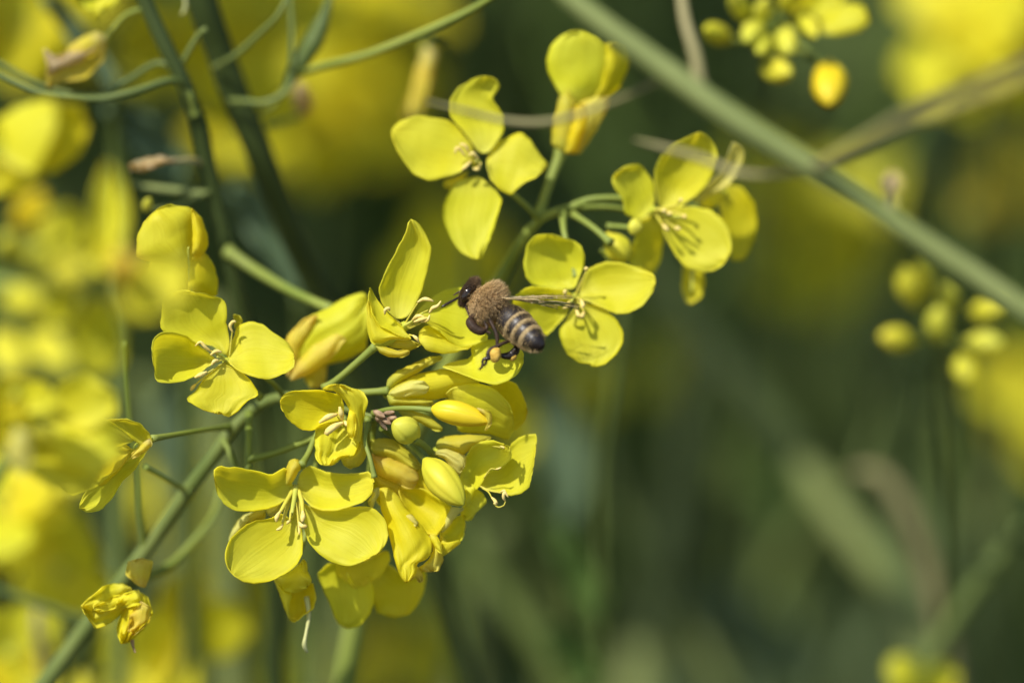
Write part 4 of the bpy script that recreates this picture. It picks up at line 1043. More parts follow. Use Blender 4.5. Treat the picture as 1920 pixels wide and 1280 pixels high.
C2 = thing('rapeseed_stalk', 'blurred cluster of drooping petals beside the low left pedicel of the sharp stalk', 'flower stalk', (-0.10, -0.05, 0))
stem(C2, 'I', [(60, 790, -34), (20, 850, -33), (-40, 950, -32), (-120, 1120, -30)], [9, 11, 13, 15], foot=(-0.10, -0.05, -0.01))
f = flower(C2, 'I', (70, 780), -35, 12)
petal(f, 'I', [(70, 770), (10, 780), (-30, 740), (10, 705), (80, 715), (110, 745)], d=-34, T=-2, cup=0.7, mat='petal_deep')
petal(f, 'I', [(80, 770), (110, 720), (160, 700), (215, 735), (220, 780), (170, 810), (120, 800)], tip=(220, 755), d=-33, T=-1, cup=0.8)
petal(f, 'I', [(80, 790), (130, 780), (200, 800), (230, 850), (180, 890), (110, 870)], tip=(225, 860), d=-32, T=-2, cup=-0.8, roll=-1)
petal(f, 'I', [(60, 790), (120, 830), (200, 880), (170, 930), (100, 915), (30, 870), (10, 820)], tip=(160, 930), d=-30, T=-3, cup=-0.6, roll=-1.4)
petal(f, 'I', [(60, 780), (50, 840), (10, 860), (-30, 830), (-20, 780)], d=-36, T=-1, cup=-0.6, mat='petal')
petal(f, 'I', [(30, 800), (55, 810), (60, 870), (35, 890), (10, 850)], d=-40, T=0, cup=-0.5, mat='sepal_pale', name='sepal')
f = flower(C2, 'I', (30, 740), -38, 10)
petal(f, 'I', [(30, 740), (-10, 760), (-30, 800), (10, 830), (60, 800)], d=-38, T=-1, cup=0.8, mat='petal_deep')
petal(f, 'I', [(20, 730), (60, 715), (120, 745), (90, 790), (40, 780)], d=-37, T=-2, cup=0.6)

# ------------------------------------------------------------------ upright stems behind at the left, with pods and spent flowers
DS[0] = 1.15
D1 = thing('rapeseed_pod_stalk', 'thick dark green upright stalk with a long light green pod reaching right', 'stalk', (0.0, 0.12, 0))
stem(D1, 'I', [(355, -80, 24), (385, 20, 26), (410, 90, 28), (440, 175, 30), (482, 275, 32), (525, 385, 36), (572, 490, 40), (640, 640, 46), (760, 900, 56), (880, 1300, 70)], [30, 30, 29, 28, 27, 27, 25, 24], 'stem_shaded', foot=(0.0, 0.12, -0.01))
pedicel(D1, 'I', [(485, 215, 30), (515, 195, 29), (545, 150, 27), (590, 128, 24), (690, 102, 20), (800, 58, 17), (890, 15, 15), (960, -30, 13)], [6, 5, 5, 7, 8.5, 8.5, 7, 5], 'pod', name='pod')
pedicel(D1, 'I', [(430, 190, 28), (460, 190, 26), (495, 192, 25), (540, 165, 25), (548, 80, 25), (543, -20, 25)], [6, 6, 5.5, 5.5, 5], 'stem_mid', name='side_branch')
pedicel(D1, 'I', [(535, 170, 26), (555, 130, 26), (590, 75, 26), (612, 20, 26), (622, -20, 26)], [7, 15, 19, 10, 4], 'stem_dark', name='pod')
pedicel(D1, 'I', [(400, 128, 27), (440, 105, 24), (480, 70, 22), (520, 30, 20), (540, -10, 20)], [5, 6, 5, 3], 'stem_mid', name='pod')
bud(D1, 'I', (570, 215, 40), (563, 155, 36), 20, 'petal_dry', name='spent_flower')
pedicel(D1, 'I', [(505, 235, 34), (545, 225, 40), (570, 212, 40)], [5, 5])

D2 = thing('rapeseed_pod_stalk', 'slim dark stalk beside the thick one, carrying crossing pods and spent flowers', 'stalk', (-0.06, 0.07, 0))
stem(D2, 'I', [(250, -60, 17), (275, 10, 18), (310, 85, 19), (345, 155, 20), (370, 225, 22), (392, 320, 24), (415, 420, 26), (440, 520, 28), (470, 660, 32), (500, 900, 40), (520, 1300, 50)], [14, 15, 16, 17, 17, 18, 17, 17], 'stem_shaded', foot=(-0.06, 0.07, -0.01))
pedicel(D2, 'I', [(350, 165, 20), (320, 150, 18), (250, 172, 17), (180, 185, 17), (90, 178, 17), (20, 150, 18), (-40, 120, 19)], [6, 7, 7, 6, 5], 'stem_dark', name='pod')
pedicel(D2, 'I', [(345, 150, 20), (300, 118, 21), (240, 150, 22), (180, 180, 22), (90, 165, 23), (-20, 110, 24)], [6, 6, 6, 6], 'stem_dark', name='side_branch')
pedicel(D2, 'I', [(335, 130, 20), (370, 70, 18), (386, 55, 17)], [5, 6], 'stem_mid', name='pod')
pedicel(D2, 'I', [(365, 215, 21), (355, 180, 20), (345, 165, 20)], [8, 9], 'stem', name='pedicel')
pedicel(D2, 'I', [(390, 365, 25), (350, 360, 26), (290, 352, 28), (250, 345, 30)], [8, 7, 5], 'stem_grey', name='pod')
pedicel(D2, 'I', [(385, 310, 24), (360, 300, 22), (325, 302, 21)], [6, 5], 'stem_brown', name='pedicel')
f = flower(D2, 'I', (325, 302), 20, 6, 'withered')
petal(f, 'I', [(328, 300), (300, 292), (270, 298), (240, 308), (245, 322), (275, 318), (300, 308)], tip=(241, 314), d=19.5, T=-1, cup=-0.8, mat='petal_dry', rip=0.6)
petal(f, 'I', [(330, 300), (300, 296), (262, 306), (262, 324), (285, 316), (310, 306)], d=18.5, T=-0.5, cup=-0.6, mat='petal_dry', rip=0.6)
bud(D2, 'I', (272, 395, 20), (281, 372, 18), 10, 'bud_green', name='bud')
pedicel(D2, 'I', [(392, 360, 24), (330, 385, 22), (272, 395, 20)], [4, 3.5], 'stem_grey')
f = flower(D2, 'I', (195, 75), 21, 9)
pedicel(D2, 'I', [(275, 15, 18), (235, 30, 20), (200, 70, 21)], [5, 4.5])
petal(f, 'I', [(200, 70), (180, 58), (150, 72), (112, 104), (95, 120), (120, 130), (160, 110), (192, 95)], tip=(98, 120), d=20, T=-1, cup=-0.7, mat='petal_wilt', rip=0.5)
petal(f, 'I', [(200, 75), (170, 100), (130, 112), (92, 135), (88, 168), (120, 155), (160, 148), (195, 112)], tip=(88, 166), d=20, T=-1.4, cup=0.8, mat='petal_wilt', rip=0.5)
petal(f, 'I', [(180, 90), (140, 95), (105, 105), (80, 92), (90, 125), (86, 150), (110, 130), (150, 115)], tip=(84, 98), d=19.2, T=-1, cup=-0.5, mat='petal_dry', rip=0.4)
f = flower(D2, 'I', (215, -10), 22, 9)
petal(f, 'I', [(215, -20), (140, -20), (145, 5), (165, 20), (200, 16), (225, 0)], d=21, T=-1, cup=0.6)
petal(f, 'I', [(205, -10), (180, 0), (176, 20), (184, 40), (192, 22), (215, 10)], d=20, T=-0.6, cup=-0.3, n=10, m=6)
pistil(D2, 'I', [(340, -20, 20), (348, 5, 20), (345, 22, 20), (340, 28, 20)], 4, 'pistil_pale')

DS[0] = 1.7
D3 = thing('rapeseed_stalk', 'drooping tan faded petal on a thin pedicel over the upper left flower', 'flower stalk', (0.04, 0.09, 0))
stem(D3, 'I', [(790, 95, 28), (815, 60, 32), (860, 120, 40), (880, 400, 52), (870, 800, 62), (880, 1300, 70)], [4, 5, 7, 9, 11, 13], 'stem_dark', foot=(0.04, 0.09, -0.01))
f = flower(D3, 'I', (795, 92), 27, 8)
petal(f, 'I', [(798, 85), (818, 100), (805, 160), (792, 210), (755, 232), (752, 210), (768, 180), (780, 130)], tip=(753, 228), d=26, T=-1, cup=-0.3, mat='petal_wilt', rip=0.4)
petal(f, 'I', [(795, 88), (785, 130), (788, 200), (800, 190), (812, 140), (815, 100)], d=27, T=0, cup=-0.6, mat='petal_wilt', rip=0.4)

DS[0] = 1.0
# ------------------------------------------------------------------ blurred plants behind: whole flowers with shared petal meshes
def proto_petal(k):
    r = random.Random(40 + k)
    vs, fs, uv = [], [], []
    n, m = 8, 6
    for i in range(n + 1):
        v = i / n
        w = 0.0006 + 0.0037 * math.sin(math.pi * min(1, 0.04 + 0.93 * v ** 1.25)) ** 0.8 if v < 1 else 0.0012
        for j in range(m + 1):
            u = -1 + 2 * j / m
            z = 0.0016 * v - 0.0012 * v * v + 0.0008 * u * u * v + 0.0004 * math.sin(u * 4 + k) * v + r.uniform(-1, 1) * 0.00012
            vs.append((u * w, 0.0004 + 0.0092 * v, z))
            uv.append((0.5 + 0.5 * u, v))
    for i in range(n):
        for j in range(m):
            a = i * (m + 1) + j
            fs.append((a, a + 1, a + m + 2, a + m + 1))
    mb = MB(); mb.add(vs, fs, 'petal', uv)
    return mb.mesh('petal')


PROTO = [proto_petal(k) for k in range(3)]
_deep = []
for p_ in PROTO:
    q_ = p_.copy(); q_.materials[0] = M['petal_deep']; _deep.append(q_)
_wilt = []
for p_ in PROTO:
    q_ = p_.copy(); q_.materials[0] = M['petal_wilt']; _wilt.append(q_)
mb = MB()
bud_w(mb, (0, 0, -0.004), (0, 0, 0.003), 0.0011, 'receptacle', seg=8, sides=8)
CORE = mb.mesh('flower')


def bgflower(stalk, x, y, d, face, size=1.0, mats=None):
    """face: the way the flower looks, (right, up, towards the viewer)"""
    w = P(x, y, d)
    nrm = (CRT * face[0] + CUP * face[1] - CDIR * face[2]).normalized()
    o = bpy.data.objects.new('flower', CORE)
    link(o, stalk)
    o.location = w - stalk.location
    o.rotation_mode = 'QUATERNION'
    o.rotation_quaternion = nrm.to_track_quat('Z', 'Y')
    o.scale = (size,) * 3
    a0 = rng.uniform(0, 1.5)
    for k in range(4):
        lib = mats or (PROTO if rng.random() < 0.6 else _deep)
        c = bpy.data.objects.new('petal', rng.choice(lib))
        link(c, o)
        c.rotation_euler = (rng.uniform(-0.15, 0.45), rng.uniform(-0.2, 0.2), a0 + k * math.pi / 2 + rng.uniform(-0.15, 0.15))
    return w


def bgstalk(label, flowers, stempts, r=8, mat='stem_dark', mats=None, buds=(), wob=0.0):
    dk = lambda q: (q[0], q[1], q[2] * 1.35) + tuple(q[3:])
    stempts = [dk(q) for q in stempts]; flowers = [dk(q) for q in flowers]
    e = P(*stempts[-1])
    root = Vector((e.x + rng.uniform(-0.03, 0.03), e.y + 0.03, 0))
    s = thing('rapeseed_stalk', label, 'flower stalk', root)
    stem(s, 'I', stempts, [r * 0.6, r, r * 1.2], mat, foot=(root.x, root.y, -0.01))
    t = stempts[0]
    for fl in flowers:
        x, y, d = fl[:3]
        face = fl[3] if len(fl) > 3 else (rng.uniform(-0.6, 0.5), rng.uniform(0.1, 0.9), rng.uniform(0.3, 0.9))
        w = bgflower(s, x, y, d, face, fl[4] if len(fl) > 4 else rng.uniform(0.8, 1.0), mats)
        pedicel(s, 'I', [(t[0], t[1] + 25, t[2]), ((t[0] + x) / 2, (t[1] + y) / 2 + 20, (t[2] + d) / 2 + 2), (x, y, d + 2)], [5, 5])
    for (x, y, d) in buds:
        bud(s, 'I', (x, y, d), (x + rng.uniform(-25, 25), y - rng.uniform(25, 50), d - 3), 20, rng.choice(['bud', 'bud_green']), fat=0.5)
        pedicel(s, 'I', [(t[0], t[1], t[2]), (x, y, d)], [4, 4])
    return s


bgstalk('very blurred yellow raceme glowing behind the thick dark stalk and its long pod',
        [(600, 165, 150), (690, 235, 150), (560, 275, 145), (715, 150, 165), (640, 90, 160), (640, 250, 140), (720, 290, 170)], [(640, 180, 155), (650, 330, 160), (700, 700, 175), (720, 1300, 200)], 8)
bgstalk('blurred yellow raceme at the top between the dark stalks and the curved pod',
        [(520, 25, 120), (760, 15, 150), (650, -30, 140), (560, -40, 130), (700, 40, 160), (470, 60, 125)], [(620, 0, 140), (640, 120, 150), (600, 600, 170), (560, 1300, 200)], 8)
bgstalk('blurred olive yellow raceme in the upper left corner behind the spent flowers',
        [(50, 60, 90), (10, 130, 95), (110, 15, 100), (-10, 30, 95), (80, 130, 100)], [(50, 80, 100), (70, 250, 110), (120, 700, 130), (150, 1300, 150)], 9)
bgstalk('blurred yellow raceme showing between the slim and the thick dark stalks',
        [(330, 40, 110), (300, 100, 115), (450, 130, 110), (445, 290, 100), (340, 10, 120), (455, 200, 110)], [(390, 120, 120), (400, 300, 125), (420, 700, 140), (400, 1300, 160)], 9)
bgstalk('dim olive yellow raceme far behind the right-hand open flower',
        [(1550, 440, 210), (1480, 385, 200), (1610, 380, 225), (1520, 500, 205), (1590, 470, 215), (1440, 340, 200)], [(1540, 420, 220), (1545, 600, 225), (1560, 900, 240), (1580, 1300, 260)], 8)
bgstalk('blurred faded tan raceme beyond the slanting pod stalk at the frame edge',
        [(1870, 360, 150), (1930, 390, 150), (1900, 330, 160)], [(1900, 370, 160), (1900, 500, 165), (1890, 900, 180), (1880, 1300, 200)], 8, mats=_wilt)
bgstalk('large soft yellow raceme above the brown side branch of the pod stalk',
        [(1840, 50, 105), (1900, 110, 100), (1790, 110, 110), (1905, 10, 105), (1800, -10, 110), (1850, 140, 100), (1930, 60, 100)], [(1860, 60, 115), (1870, 200, 120), (1890, 700, 130), (1900, 1300, 150)], 10)
bgstalk('blurred yellow flowers low behind the shrivelled flower and thick lower stem',
        [(120, 1065, 62, (-0.3, -0.35, 0.85), 0.9), (60, 1010, 66, (0.2, -0.2, 0.9), 0.8)], [(100, 1060, 74), (120, 1150, 76), (130, 1300, 80)], 9)
bgstalk('blurred yellow flowers below the big open flower, right of the shrivelled one',
        [(340, 1180, 62, (0.4, -0.3, 0.8), 0.9), (270, 1250, 62, (0, 0.2, 0.9), 0.8)], [(330, 1180, 72), (335, 1240, 74), (340, 1330, 78)], 9)
bgstalk('yellow flower blurred in the bottom left corner beside a purplish pod',
        [(15, 1225, 52, (0.3, -0.1, 0.9), 0.8), (70, 1290, 52, (0.2, 0.4, 0.8), 0.7)], [(20, 1260, 60), (20, 1330, 62), (10, 1420, 66)], 8)
bgstalk('dim blurred flowers between the main stem and the big open flower',
        [(380, 965, 130), (400, 1010, 135), (345, 930, 135)], [(380, 980, 140), (390, 1100, 142), (400, 1320, 150)], 7)
bgstalk('single blurred petal flower peeking in under the left drooping petals',
        [(-5, 960, 55), (5, 920, 56)], [(-20, 960, 62), (-30, 1100, 64), (-40, 1320, 68)], 7)
bgstalk('soft yellow flower heads at the bottom edge under the hanging style',
        [(555, 1285, 140, (0, 0.3, 0.9), 0.7), (480, 1110, 150, (0.3, -0.4, 0.8), 0.7)], [(540, 1250, 155), (545, 1320, 158), (550, 1420, 165)], 7)
bgstalk('dim olive flower heads blurred below the shaded lower petals',
        [(760, 1190, 220, (0.2, -0.5, 0.8), 0.8), (690, 1260, 220, (0.2, -0.4, 0.8), 0.8), (830, 1240, 230, (0.4, -0.5, 0.7), 0.7)], [(760, 1210, 235), (765, 1320, 240), (770, 1420, 245)], 7)
bgstalk('dark yellow flower far behind the petals right of the bee',
        [(1085, 705, 190, (0.2, -0.5, 0.8), 0.5), (1110, 745, 200, (0.5, -0.6, 0.6), 0.4)], [(1085, 730, 200), (1090, 900, 205), (1100, 1320, 220)], 7)
bgstalk('small dark yellow flower far behind, right of the round lower petal',
        [(1240, 690, 240, (0.3, -0.6, 0.7), 0.6)], [(1240, 700, 250), (1250, 900, 255), (1260, 1320, 270)], 7)
bgstalk('half-seen dim yellow flower at the frame edge right of the round buds',
        [(1925, 740, 150), (1920, 700, 155), (1930, 800, 155)], [(1930, 760, 160), (1930, 950, 165), (1925, 1320, 175)], 7)
bgstalk('yellow flower just rising at the bottom edge where two stems cross',
        [(1725, 1292, 60, (0, 0.6, 0.6), 0.55)], [(1730, 1310, 70), (1735, 1380, 72), (1740, 1460, 74)], 8)
bgstalk('olive yellow flower blurred between the tall petal and the upper flower',
        [(835, 500, 150), (870, 540, 155), (810, 560, 155)], [(840, 540, 160), (850, 700, 165), (860, 1320, 180)], 7)
bgstalk('pale blurred flower just right of the side-on flower below the bee',
        [(985, 790, 110, (0.3, -0.3, 0.8), 0.5)], [(995, 830, 118), (1005, 1000, 122), (1010, 1320, 130)], 7)

# ------------------------------------------------------------------ blurred bare stems and leaves behind


def bare(label, pts, r, mat, pods=(), name='bare_rapeseed_plant', cat='plant'):
    e = P(*pts[-1])
    root = Vector((e.x, e.y + 0.03, 0))
    s = thing(name, label, cat, root)
    stem(s, 'I', pts, r, mat, foot=(root.x, root.y, -0.01))
    for pp in pods:
        pedicel(s, 'I', pp, [4, 8, 8, 3], 'stem_dark', name='pod')
    return s


DS[0] = 1.1
bare('broad soft green stem slanting down right to meet the crossing stem', [(1180, 440, 150), (1290, 600, 150), (1420, 760, 148), (1560, 950, 145), (1680, 1120, 142), (1760, 1300, 140)], [30, 36, 38, 38], 'stem_grey',
     pods=[[(1560, 950, 145), (1600, 900, 140), (1640, 800, 140), (1660, 700, 140)]])
bare('soft green stem rising right from the crossing at the bottom', [(2000, 880, 85), (1900, 1010, 86), (1810, 1130, 88), (1720, 1270, 90), (1680, 1340, 92)], [15, 18, 20], 'stem_dark')
bare('pale blurred upright stem left of the broad slanting one', [(1300, 640, 190), (1285, 800, 188), (1262, 950, 186), (1232, 1100, 184), (1190, 1300, 180)], [34, 40, 46, 50], 'stem_grey',
     pods=[[(1262, 950, 186), (1330, 880, 180), (1380, 780, 180), (1400, 700, 180)]])
bare('grey green upright stem blurred below the left open flower', [(400, 560, 95), (412, 800, 98), (420, 950, 100), (428, 1100, 102), (440, 1300, 105)], [26, 34, 38, 40], 'stem_grey')
bare('dark blurred stem slanting right under the cluster of yellow petals', [(820, 900, 130), (900, 1040, 130), (990, 1180, 130), (1090, 1320, 130)], [22, 26, 28], 'stem_dark')
bare('greyish purple stem tip bent over near the round bud cluster', [(1600, 885, 105), (1650, 890, 105), (1700, 960, 106), (1740, 1060, 108), (1770, 1180, 110), (1790, 1320, 114)], [10, 22, 22, 20], 'stem_brown')
bare('soft upright stem blurred near the top between two open flowers', [(1005, -80, 210), (990, 60, 212), (970, 220, 215), (920, 480, 220), (800, 900, 230), (700, 1320, 240)], [20, 20, 18, 16], 'stem_dark')
bare('thin brownish stem blurred right of the bright cluster', [(1165, 560, 75), (1150, 700, 76), (1130, 850, 78), (1125, 1000, 80), (1130, 1320, 85)], [6, 7, 7], 'stem_dark')
bare('blurred grey green stem at the bottom under the cluster', [(640, 900, 120), (655, 1050, 122), (640, 1180, 124), (620, 1320, 128)], [26, 32, 36], 'stem_grey')
bare('blurred light stem at the bottom right of the olive flower heads', [(930, 980, 150), (915, 1100, 152), (890, 1200, 154), (880, 1330, 158)], [30, 40, 46], 'stem_grey')
bare('faint slanting stem in the dark beyond the round buds', [(1500, 1000, 230), (1640, 820, 228), (1760, 640, 225), (1900, 430, 222)][::-1], [22, 26, 28], 'stem_dark')
bare('faint upright stem blurred beyond the slanting pod stalk', [(1830, 150, 180), (1800, 400, 185), (1780, 700, 190), (1790, 1320, 200)], [18, 22, 26], 'stem_dark')
bare('purplish pod stalk blurred low at the left edge', [(70, 1140, 60), (72, 1180, 60), (85, 1240, 62), (100, 1330, 66)], [9, 15, 17], 'stem_brown')
bare('soft green stem blurred low left crossing toward the main stem', [(-40, 1090, 45), (40, 1120, 45), (120, 1150, 46), (180, 1180, 48), (130, 1280, 55), (100, 1420, 60)], [8, 9, 10, 12, 14], 'stem_dark')


def leafy(label, outl, d, T, mat, tip=None, cup=1.5, stalkpts=None):
    base = P(outl[0][0], outl[0][1], d)
    s = thing('rapeseed_leaf_shoot', label, 'leafy shoot', (base.x, base.y + 0.02, 0))
    pts = stalkpts or [(outl[0][0], outl[0][1], d), (outl[0][0] + 10, outl[0][1] + 120, d + 6), (outl[0][0] + 15, 1400, d + 14)]
    stem(s, 'I', pts, [10, 14, 18], 'stem_dark', foot=(base.x, base.y + 0.02, -0.01))
    petal(s, 'I', outl, tip=tip, d=d, T=T, cup=cup, rip=1.0, mat=mat, name='leaf', n=16, m=8, thick=0.0004, crease=0.6)
    return s


DS[0] = 1.0
for pts_, rr_, mt_, lb_ in [([(1120, 820, 170), (1200, 1000, 172), (1300, 1180, 175), (1380, 1330, 178)], [14, 18, 20], 'stem_grey', 'soft pale stem leaning right between the bluish leaf and pale upright stem'),
                       ([(1420, 640, 230), (1390, 850, 232), (1400, 1100, 235), (1430, 1330, 240)], [16, 18, 22], 'stem_mid', 'dim green stem blurred beneath the far olive raceme'),
                       ([(1880, 820, 200), (1850, 1000, 202), (1840, 1180, 205), (1850, 1330, 208)], [14, 18, 20], 'stem_grey', 'pale stem blurred below the half-seen flower at the frame edge'),
                       ([(1560, 1330, 190), (1600, 1150, 188), (1660, 980, 186), (1740, 760, 184)][::-1], [14, 18, 20], 'stem_mid', 'dim stem leaning up towards the seven-bud cluster'),
                       ([(1010, 860, 180), (1000, 1000, 182), (1020, 1180, 185), (1030, 1330, 188)], [18, 24, 26], 'stem_mid', 'broad dim stem behind the bright green leaves'),
                       ([(1400, 60, 220), (1420, 240, 222), (1400, 480, 225), (1380, 760, 230), (1340, 1330, 240)], [16, 20, 22], 'stem_mid', 'long dim upright stem behind the right-hand open flower'),
                       ([(1720, 220, 240), (1680, 420, 242), (1660, 700, 245), (1670, 1330, 250)], [16, 20, 22], 'stem_mid', 'dim upright stem crossing behind the slanting pod stalk'),
                       ([(260, 700, 130), (300, 860, 132), (320, 1020, 135), (310, 1330, 140)], [18, 22, 26], 'stem_grey', 'pale stem blurred behind the low folded left flower'),
                       ([(620, 380, 190), (600, 560, 192), (560, 800, 195), (540, 1330, 200)], [16, 20, 24], 'stem_mid', 'dim stem blurred in the dark gap left of the tall petal')]:
    bare(lb_, pts_, rr_, mt_)['group'] = 'faint blurred background stems'
leafy('bright green leaf blurred below and right of the cluster', [(1125, 1180), (1080, 1120), (1040, 1040), (1020, 975), (1060, 990), (1100, 1050), (1135, 1110)], 110, -4, 'leaf', tip=(1020, 975))
leafy('second bright green leaf blurred at the bottom beside the first', [(1080, 1290), (1040, 1240), (1015, 1180), (1060, 1170), (1100, 1220), (1120, 1280)], 112, -4, 'leaf', tip=(1020, 1175))
leafy('bluish green leaf blurred right of the side-on flower', [(1060, 1000), (1020, 880), (1005, 760), (1015, 690), (1060, 730), (1100, 820), (1100, 920)], 130, -5, 'leaf_blue', tip=(1012, 695))
leafy('blue green leaf blurred between the two dark upright stalks', [(560, 560), (500, 480), (440, 400), (430, 340), (480, 350), (540, 420), (580, 500)], 75, -5, 'leaf_blue', tip=(430, 345))
leafy('blue green leaf blurred left of the slim dark stalk', [(340, 350), (270, 300), (220, 240), (190, 200), (250, 200), (310, 240), (350, 300)], 70, -5, 'leaf_blue', tip=(190, 200))
leafy('narrow green leaf blurred under the top left spent flower', [(210, 180), (180, 130), (120, 60), (70, -10), (110, 0), (170, 70), (220, 140)], 60, -4, 'leaf_blue', tip=(75, -10))
leafy('grey green leaf blurred behind the low left flower', [(350, 960), (290, 860), (280, 760), (330, 700), (370, 760), (380, 860)], 120, -5, 'leaf_blue', tip=(325, 702))
leafy('green leaf blurred in the dark right of the open flowers', [(1480, 1000), (1400, 900), (1360, 780), (1350, 660), (1420, 740), (1480, 860)], 260, -8, 'leaf', tip=(1350, 665))
leafy('dark leaf blurred under the slanting pod stalk at the edge', [(1900, 1000), (1840, 900), (1800, 760), (1870, 800), (1930, 900)], 250, -8, 'leaf', tip=(1800, 765))
leafy('wide dim leaf blurred at the bottom right of the pale stem', [(1480, 1300), (1380, 1240), (1320, 1140), (1330, 1080), (1430, 1120), (1510, 1220)], 240, -8, 'leaf_blue', tip=(1330, 1085))

DS[0] = 1.0
# ------------------------------------------------------------------ the honey bee, hovering
BD = -2.4                              # depth of the bee, mm before the focus plane


def bp_(x, y, d):
    a, b = px('ZB', (x, y))
    return P(a, b, BD + d)


bee = thing('honey_bee', 'brown furry honey bee with striped abdomen hovering before the open yellow flower', 'bee', bp_(470, 405, 0.4))
BO = bee.location.copy()
S = 1000.0                             # body worked out in millimetres


def mmv(x, y, d):
    return (bp_(x, y, d) - BO) * S


RINGS = [(172, 242, 1.25, .05, .05), (182, 250, 1.2, .80, .7), (208, 266, 1.1, 1.35, 1.15), (240, 284, 1.0, 1.55, 1.3), (272, 302, .9, 1.40, 1.2), (296, 316, .85, 1.0, .95), (310, 326, .8, .85, .85),
         (326, 338, .72, 1.25, 1.2), (360, 362, .64, 1.75, 1.7), (412, 392, .52, 2.12, 2.0), (472, 420, .38, 2.22, 2.1), (530, 446, .22, 2.0, 1.95), (578, 470, .08, 1.5, 1.5), (605, 486, .02, .85, .9), (620, 500, -.05, .62, .66),
         (640, 520, -.15, 1.05, 1.05), (672, 552, -.4, 1.5, 1.42), (715, 598, -.75, 1.72, 1.6), (765, 645, -1.15, 1.80, 1.68), (820, 697, -1.65, 1.76, 1.64), (875, 748, -2.15, 1.62, 1.52),
         (930, 798, -2.65, 1.50, 1.42), (980, 840, -3.1, 1.32, 1.25), (1025, 876, -3.5, 1.05, 1.0), (1060, 902, -3.78, .68, .66), (1078, 916, -3.95, .32, .32), (1084, 921, -4.0, .05, .05)]
sm = spline([tuple(mmv(*q[:3])) + q[3:] for q in RINGS], 150)
par = np.linspace(0, 1, 150)
NR, SD = 150, 40
src_v, src_f, src_m, src_b, src_n = [], [], [], [], []
ctr_l = [Vector(q[:3]) for q in sm]
cum = [0.0]
for i in range(1, NR):
    cum.append(cum[-1] + (ctr_l[i] - ctr_l[i - 1]).length)
ring_len = [0.0]
rc = [mmv(*q[:3]) for q in RINGS]
for i in range(1, len(rc)):
    ring_len.append(ring_len[-1] + (rc[i] - rc[i - 1]).length)
tot_r, tot_s = ring_len[-1], cum[-1]
NECK, WAIST, TAIL = ring_len[6] / tot_r, ring_len[14] / tot_r, 1.0


def band(t):
    """pale felt bands on the abdomen, t 0..1 from waist to tip"""
    z = 0.0
    for c, w, a in ((0.37, 0.040, 0.95), (0.535, 0.043, 1.0), (0.70, 0.050, 1.0)):
        z = max(z, a * max(0, 1 - (abs(t - c) / w) ** 3))
    if t > 0.80:
        z = 0
    return z


for i in range(NR):
    t = (ctr_l[min(i + 1, NR - 1)] - ctr_l[max(i - 1, 0)]).normalized()
    view = CDIR
    side = t.cross(view).normalized()          # in the picture plane
    dep = side.cross(t).normalized()
    s_ = cum[i] / tot_s
    for k in range(SD):
        a = 2 * math.pi * k / SD
        ra, rb = max(sm[i][3], .03), max(sm[i][4], .03)
        if s_ > WAIST:                           # plates step down where one overlaps the next
            tt = (s_ - WAIST) / (1 - WAIST)
            ra *= 1 - 0.03 * ((tt * 6.1) % 1.0); rb *= 1 - 0.03 * ((tt * 6.1) % 1.0)
        src_v.append(ctr_l[i] + side * (math.cos(a) * ra) + dep * (math.sin(a) * rb))
        src_n.append((side * math.cos(a) + dep * math.sin(a)).normalized())
        src_b.append(band((s_ - WAIST) / (1 - WAIST)) if s_ > WAIST else 0.0)
for i in range(NR - 1):
    s_ = cum[i] / tot_s
    for k in range(SD):
        k2 = (k + 1) % SD
        src_f.append((i * SD + k, i * SD + k2, (i + 1) * SD + k2, (i + 1) * SD + k))
        src_m.append(0 if s_ > WAIST else (2 if s_ < NECK else 1))
src_f.append(tuple(range(SD))[::-1]); src_m.append(2)
src_f.append(tuple((NR - 1) * SD + k for k in range(SD))); src_m.append(0)
nbody = len(src_v)


def limb(pts, r, mi):
    q = [tuple(mmv(*p)) for p in pts]
    rr = list(np.interp(np.linspace(0, 1, len(q)), np.linspace(0, 1, len(r)), r))
    s = spline([a + (b,) for a, b in zip(q, rr)], 9 * len(q))
    mb = MB()
    tube_w(mb, [Vector(w[:3]) for w in s], [max(w[3], .05) for w in s], 'chitin', 10)
    b = len(src_v)
    src_v.extend(mb.v); src_b.extend([0.0] * len(mb.v))
    for f_ in mb.f:
        src_f.append(tuple(b + i for i in f_)); src_m.append(mi)


# front leg folded under the chest
limb([(300, 540, -.6), (262, 600, -1.0), (258, 640, -1.2), (300, 700, -1.4), (370, 735, -1.5), (420, 725, -1.4)], [.24, .38, .55, .55, .50, .38], 3)
limb([(420, 725, -1.4), (445, 690, -1.3), (400, 610, -1.0), (370, 570, -.8)], [.26, .2, .16, .15], 3)
limb([(425, 735, -1.4), (455, 745, -1.5), (490, 760, -1.6)], [.13, .1, .08], 3)
# middle leg hanging straight down
limb([(470, 590, -1.2), (500, 650, -1.5), (540, 730, -1.7), (560, 800, -1.8), (562, 880, -1.9), (575, 960, -2.0), (590, 1030, -2.0)], [.22, .22, .24, .24, .17, .17, .14], 3)
